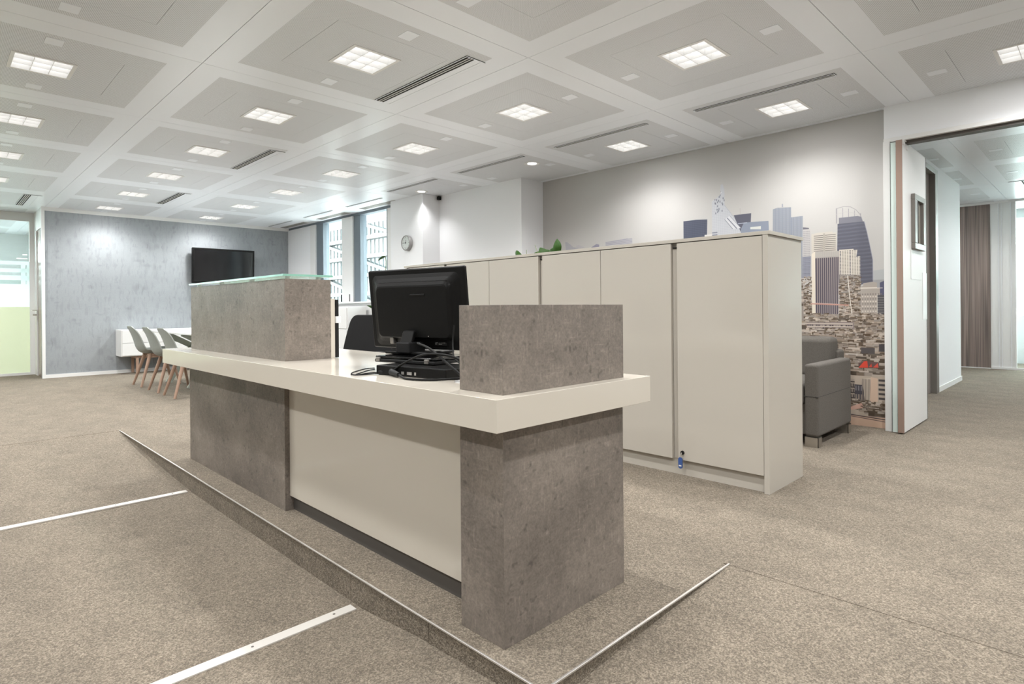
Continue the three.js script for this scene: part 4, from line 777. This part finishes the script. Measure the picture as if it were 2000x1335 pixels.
// ------------------------------------------------------------------ wall clock on the column
{
  const t = thing('wall_clock', 'round silver wall clock on the white column', 'clock', [4.818, 1.925, 6.945]);
  const turn = (g) => g.rotateZ(Math.PI / 2);          // +y of the lathe becomes -x (towards the room)
  const R = 0.106;
  local(t, 'case', turn(new THREE.LatheGeometry([[0, 0], [R - 0.004, 0], [R, 0.006], [R, 0.05], [R - 0.005, 0.056], [R - 0.010, 0.056], [R - 0.012, 0.046], [0.0, 0.0455]].map(([x, y]) => new THREE.Vector2(x, y)), 48)), M.clockRim);
  local(t, 'dial', turn(new THREE.CylinderGeometry(R - 0.013, R - 0.013, 0.001, 40).translate(0, 0.0465, 0)), M.dial);
  for (let k = 0; k < 12; k++) { const a = k * Math.PI / 6, g = boxUV(new THREE.BoxGeometry(0.001, k % 3 ? 0.009 : 0.016, k % 3 ? 0.003 : 0.005).translate(-0.0475, R - 0.033, 0)); g.rotateX(a); local(t, 'hour_mark', g, M.blackMatt); }
  // as seen from the room (-x), clockwise from twelve is a turn of -x axis
  const hand = (len, w, deg, x) => boxUV(new THREE.BoxGeometry(0.0012, len, w).translate(x, len / 2 - 0.012, 0)).rotateX(deg * Math.PI / 180);
  local(t, 'hour_hand', hand(0.055, 0.006, 12, -0.0495), M.blackMatt);
  local(t, 'minute_hand', hand(0.078, 0.0045, -90, -0.0510), M.blackMatt);
  local(t, 'hub', turn(new THREE.CylinderGeometry(0.008, 0.008, 0.004, 16).translate(0, 0.051, 0)), M.blackMatt);
}

// ------------------------------------------------------------------ television on the grey wall
{
  const t = thing('television', 'black flat television mounted on the grey wall at the far end', 'television', [3.765, 1.782, 11.15]);
  t.rotation.x = 0.04;
  const w = 1.05, h = 0.62;
  local(t, 'body', uvKeep(new RoundedBoxGeometry(w, h, 0.05, 3, 0.012)), M.black);
  local(t, 'bezel', merge([[-w / 2, w / 2, h / 2 - 0.032, h / 2], [-w / 2, w / 2, -h / 2, -h / 2 + 0.05], [-w / 2, -w / 2 + 0.03, -h / 2 + 0.05, h / 2 - 0.032], [w / 2 - 0.03, w / 2, -h / 2 + 0.05, h / 2 - 0.032]].map(([a, b, c, e]) => uvKeep(new RoundedBoxGeometry(b - a, e - c, 0.012, 2, 0.004)).translate((a + b) / 2, (c + e) / 2, 0.0285))), M.black);
  local(t, 'screen', boxUV(new THREE.BoxGeometry(w - 0.05, h - 0.07, 0.002).translate(0, 0.009, 0.0255)), M.screen);
  local(t, 'wall_mount', boxUV(new THREE.BoxGeometry(0.35, 0.3, 0.07).translate(0, 0, -0.06)), M.blackMatt);
}

// ------------------------------------------------------------------ sideboard, table and chairs at the far wall
{
  const t = thing('sideboard', 'low white sideboard on wooden legs against the grey wall', 'sideboard', [3.2, 0, 11.0]);
  part(t, 'carcass', bx(2.135, 4.25, 0.285, 0.703, 10.86, 11.235, 0.004), M.white);
  for (const [a, b] of [[2.15, 2.84], [2.845, 3.54], [3.545, 4.235]]) for (const [c, e] of [[0.298, 0.491], [0.496, 0.692]]) part(t, 'drawer', bx(a, b, c, e, 10.843, 10.861, 0.003), M.white);
  for (const e of [2.36, 4.03]) { for (const n of [10.90, 11.20]) part(t, 'leg', bar(V(e, 0, n - 0.01), V(e, 0.262, n), 0.038, 0.03), M.oak); part(t, 'leg_rail', bx(e - 0.02, e + 0.02, 0.245, 0.285, 10.90, 11.20, 0.003), M.oak); }
  for (const n of [10.92, 11.18]) part(t, 'long_rail', bx(2.36, 4.03, 0.245, 0.2845, n - 0.012, n + 0.012, 0.003), M.oak);

  const tb = thing('meeting_table', 'white meeting table with grey-green splayed legs at the far end', 'table', [2.85, 0, 8.2]);
  part(tb, 'table_top', bx(2.12, 3.22, 0.715, 0.738, 6.95, 9.50, 0.006), M.white);
  for (const n of [7.25, 8.25, 9.2]) {
    const j = V(2.67, 0.50, n);
    for (const [e, h] of [[2.28, 0.712], [3.06, 0.712], [2.36, 0.0], [2.98, 0.0]]) part(tb, 'leg', bar(j, V(e, h, n), 0.075, 0.035), M.sage);
  }
  part(tb, 'beam', bx(2.64, 2.70, 0.45, 0.52, 7.25, 9.2, 0.004), M.sage);
}
{
  // moulded shell on four wooden legs; forward is +x
  const prof = [[0.225, 0.435, 0.40], [0.20, 0.452, 0.43], [0.10, 0.452, 0.455], [-0.02, 0.442, 0.46], [-0.12, 0.440, 0.455], [-0.185, 0.462, 0.445], [-0.22, 0.52, 0.44], [-0.24, 0.60, 0.435], [-0.262, 0.68, 0.425], [-0.282, 0.74, 0.395], [-0.296, 0.78, 0.33], [-0.302, 0.803, 0.22]];
  const curve = new THREE.CatmullRomCurve3(prof.map(([f, h]) => new THREE.Vector3(f, h, 0))), n = 30, m = 10, pos = [], front = [], back = [];
  for (let i = 0; i <= n; i++) {
    const u = i / n, p = curve.getPoint(u), k = Math.min(prof.length - 1.0001, u * (prof.length - 1)), a = Math.floor(k), w = prof[a][2] + (prof[a + 1][2] - prof[a][2]) * (k - a), tn = curve.getTangent(u), nx = tn.y, ny = -tn.x;
    front.push([]); back.push([]);
    for (let j = 0; j <= m; j++) { const s = j / m * 2 - 1, up = 0.055 * s * s * Math.sin(Math.PI * Math.min(1, 0.25 + u * 0.8)); const q = [p.x + nx * up * 1.0, p.y - tn.x * up * -1.0 * -1, s * w / 2]; q[1] = p.y + (-tn.x) * up * 1.0; q[0] = p.x + tn.y * up; front[i].push(q); back[i].push([q[0] - tn.y * 0.011, q[1] + tn.x * 0.011, q[2]]); }
  }
  const quad = (a, b, c, d) => pos.push(...a, ...b, ...c, ...a, ...c, ...d);
  for (let i = 0; i < n; i++) for (let j = 0; j < m; j++) { quad(front[i][j], front[i][j + 1], front[i + 1][j + 1], front[i + 1][j]); quad(back[i][j], back[i + 1][j], back[i + 1][j + 1], back[i][j + 1]); }
  for (let i = 0; i < n; i++) for (const j of [0, m]) quad(front[i][j], front[i + 1][j], back[i + 1][j], back[i][j]);
  for (let j = 0; j < m; j++) for (const i of [0, n]) quad(front[i][j], front[i][j + 1], back[i][j + 1], back[i][j]);
  const sg = new THREE.BufferGeometry(); sg.setAttribute('position', new THREE.Float32BufferAttribute(pos, 3));
  const smooth = boxUV(sg);
  const t = thing('meeting_chair', '', 'chair', [2.2, 0, 9.13], 'grey shell chairs along the table');
  local(t, 'shell', smooth, M.shell);
  for (const s of [-1, 1]) {
    local(t, 'leg', limb(new THREE.Vector3(0.235, 0, s * 0.215), new THREE.Vector3(0.14, 0.43, s * 0.13), 0.014, 0.023, 10, 1), M.oak);
    local(t, 'leg', limb(new THREE.Vector3(-0.225, 0, s * 0.215), new THREE.Vector3(-0.10, 0.43, s * 0.13), 0.014, 0.023, 10, 1), M.oak);
  }
  local(t, 'under_frame', merge([uvKeep(new RoundedBoxGeometry(0.30, 0.03, 0.05, 2, 0.006)).translate(0.02, 0.415, 0.12), uvKeep(new RoundedBoxGeometry(0.30, 0.03, 0.05, 2, 0.006)).translate(0.02, 0.415, -0.12), uvKeep(new RoundedBoxGeometry(0.05, 0.03, 0.26, 2, 0.006)).translate(0.12, 0.415, 0)]), M.oak);
  const spots = [[2.2, 9.13, 'grey shell chair with wooden legs at the table, nearest the sideboard'], [2.2, 8.34, 'grey shell chair with wooden legs, middle one at the table'], [2.2, 7.66, 'grey shell chair with wooden legs partly hidden by the counter end']];
  spots.forEach(([e, nn, label], i) => { const c = i ? t.clone() : t; if (i) { c.name = numbered('meeting_chair'); scene.add(c); } c.position.copy(V(e, 0, nn)); c.userData = { ...t.userData, label }; });
}

// ------------------------------------------------------------------ office chair behind the desk
{
  const t = thing('office_chair', 'black office chair behind the counter, only its backrest showing', 'chair', [2.32, 0, 4.2]);
  t.rotation.y = Math.PI + 0.25;                       // local +x faces the counter (west)
  const s = new THREE.Shape(); const w = 0.27;
  s.moveTo(-w, 0.0); s.quadraticCurveTo(-w - 0.01, 0.18, -w + 0.05, 0.40); s.quadraticCurveTo(-w + 0.07, 0.45, -w + 0.12, 0.452); s.lineTo(w - 0.12, 0.452); s.quadraticCurveTo(w - 0.07, 0.45, w - 0.05, 0.40); s.quadraticCurveTo(w + 0.01, 0.18, w, 0); s.quadraticCurveTo(w - 0.02, -0.04, w - 0.08, -0.04); s.lineTo(-w + 0.08, -0.04); s.quadraticCurveTo(-w + 0.02, -0.04, -w, 0);
  const g = new THREE.ExtrudeGeometry(s, { depth: 0.035, bevelEnabled: true, bevelSize: 0.012, bevelThickness: 0.012, bevelSegments: 3, curveSegments: 10 });
  g.rotateY(Math.PI / 2); g.rotateZ(0.16); g.translate(-0.24, 0.49, 0);
  local(t, 'backrest', g, M.mesh);
  local(t, 'seat', uvKeep(new RoundedBoxGeometry(0.48, 0.08, 0.50, 4, 0.035)).translate(0.03, 0.47, 0), M.mesh);
  local(t, 'back_bracket', bar(new THREE.Vector3(-0.10, 0.43, 0), new THREE.Vector3(-0.27, 0.60, 0), 0.05, 0.02), M.blackMatt);
  local(t, 'gas_lift', new THREE.CylinderGeometry(0.025, 0.03, 0.36, 20).translate(0, 0.26, 0), M.blackMatt);
  for (let k = 0; k < 5; k++) { const a = k * Math.PI * 2 / 5, x = Math.cos(a) * 0.29, z = Math.sin(a) * 0.29; const b = local(t, 'base_arm', limb(new THREE.Vector3(0, 0.10, 0), new THREE.Vector3(x, 0.075, z), 0.03, 0.018, 10), M.blackMatt); local(b, 'caster', new THREE.CylinderGeometry(0.027, 0.027, 0.04, 18).rotateX(Math.PI / 2).translate(x, 0.028, z), M.blackMatt); }
  for (const q of [-1, 1]) local(t, 'armrest', merge([uvKeep(new RoundedBoxGeometry(0.24, 0.03, 0.07, 2, 0.012)).translate(0.02, 0.66, q * 0.29), uvKeep(new RoundedBoxGeometry(0.04, 0.20, 0.03, 2, 0.01)).translate(0, 0.56, q * 0.28)]), M.blackMatt);
}
// low white cupboards under the windows
{
  const t = thing('window_cupboard', 'low white cupboard with a grey niche under the windows', 'cupboard', [4.85, 0, 9.0]);
  part(t, 'body', bx(4.62, 4.94, 0, 1.04, 8.30, 9.05, 0.004), M.white);
  for (const h of [0.03, 0.36, 0.70]) part(t, 'drawer', bx(4.604, 4.62, h, h + 0.32, 8.315, 9.035, 0.002), M.white);
  const u = thing('window_shelf', 'white open shelf unit beside the low cupboard under the windows', 'shelf unit', [4.85, 0, 9.4]);
  part(u, 'frame', merge([bx(4.62, 4.94, 0, 1.04, 9.06, 9.10), bx(4.62, 4.94, 0, 1.04, 9.62, 9.66), bx(4.62, 4.94, 1.0, 1.04, 9.10, 9.62), bx(4.62, 4.94, 0.0, 0.06, 9.10, 9.62), bx(4.62, 4.94, 0.62, 0.65, 9.10, 9.62)]), M.white);
  part(u, 'back_panel', bx(4.92, 4.94, 0.06, 1.0, 9.10, 9.62), M.slat);
}

scene.traverse((o) => { if (o.isMesh) { o.castShadow = o.receiveShadow = true; } });
renderer.render(scene, camera);
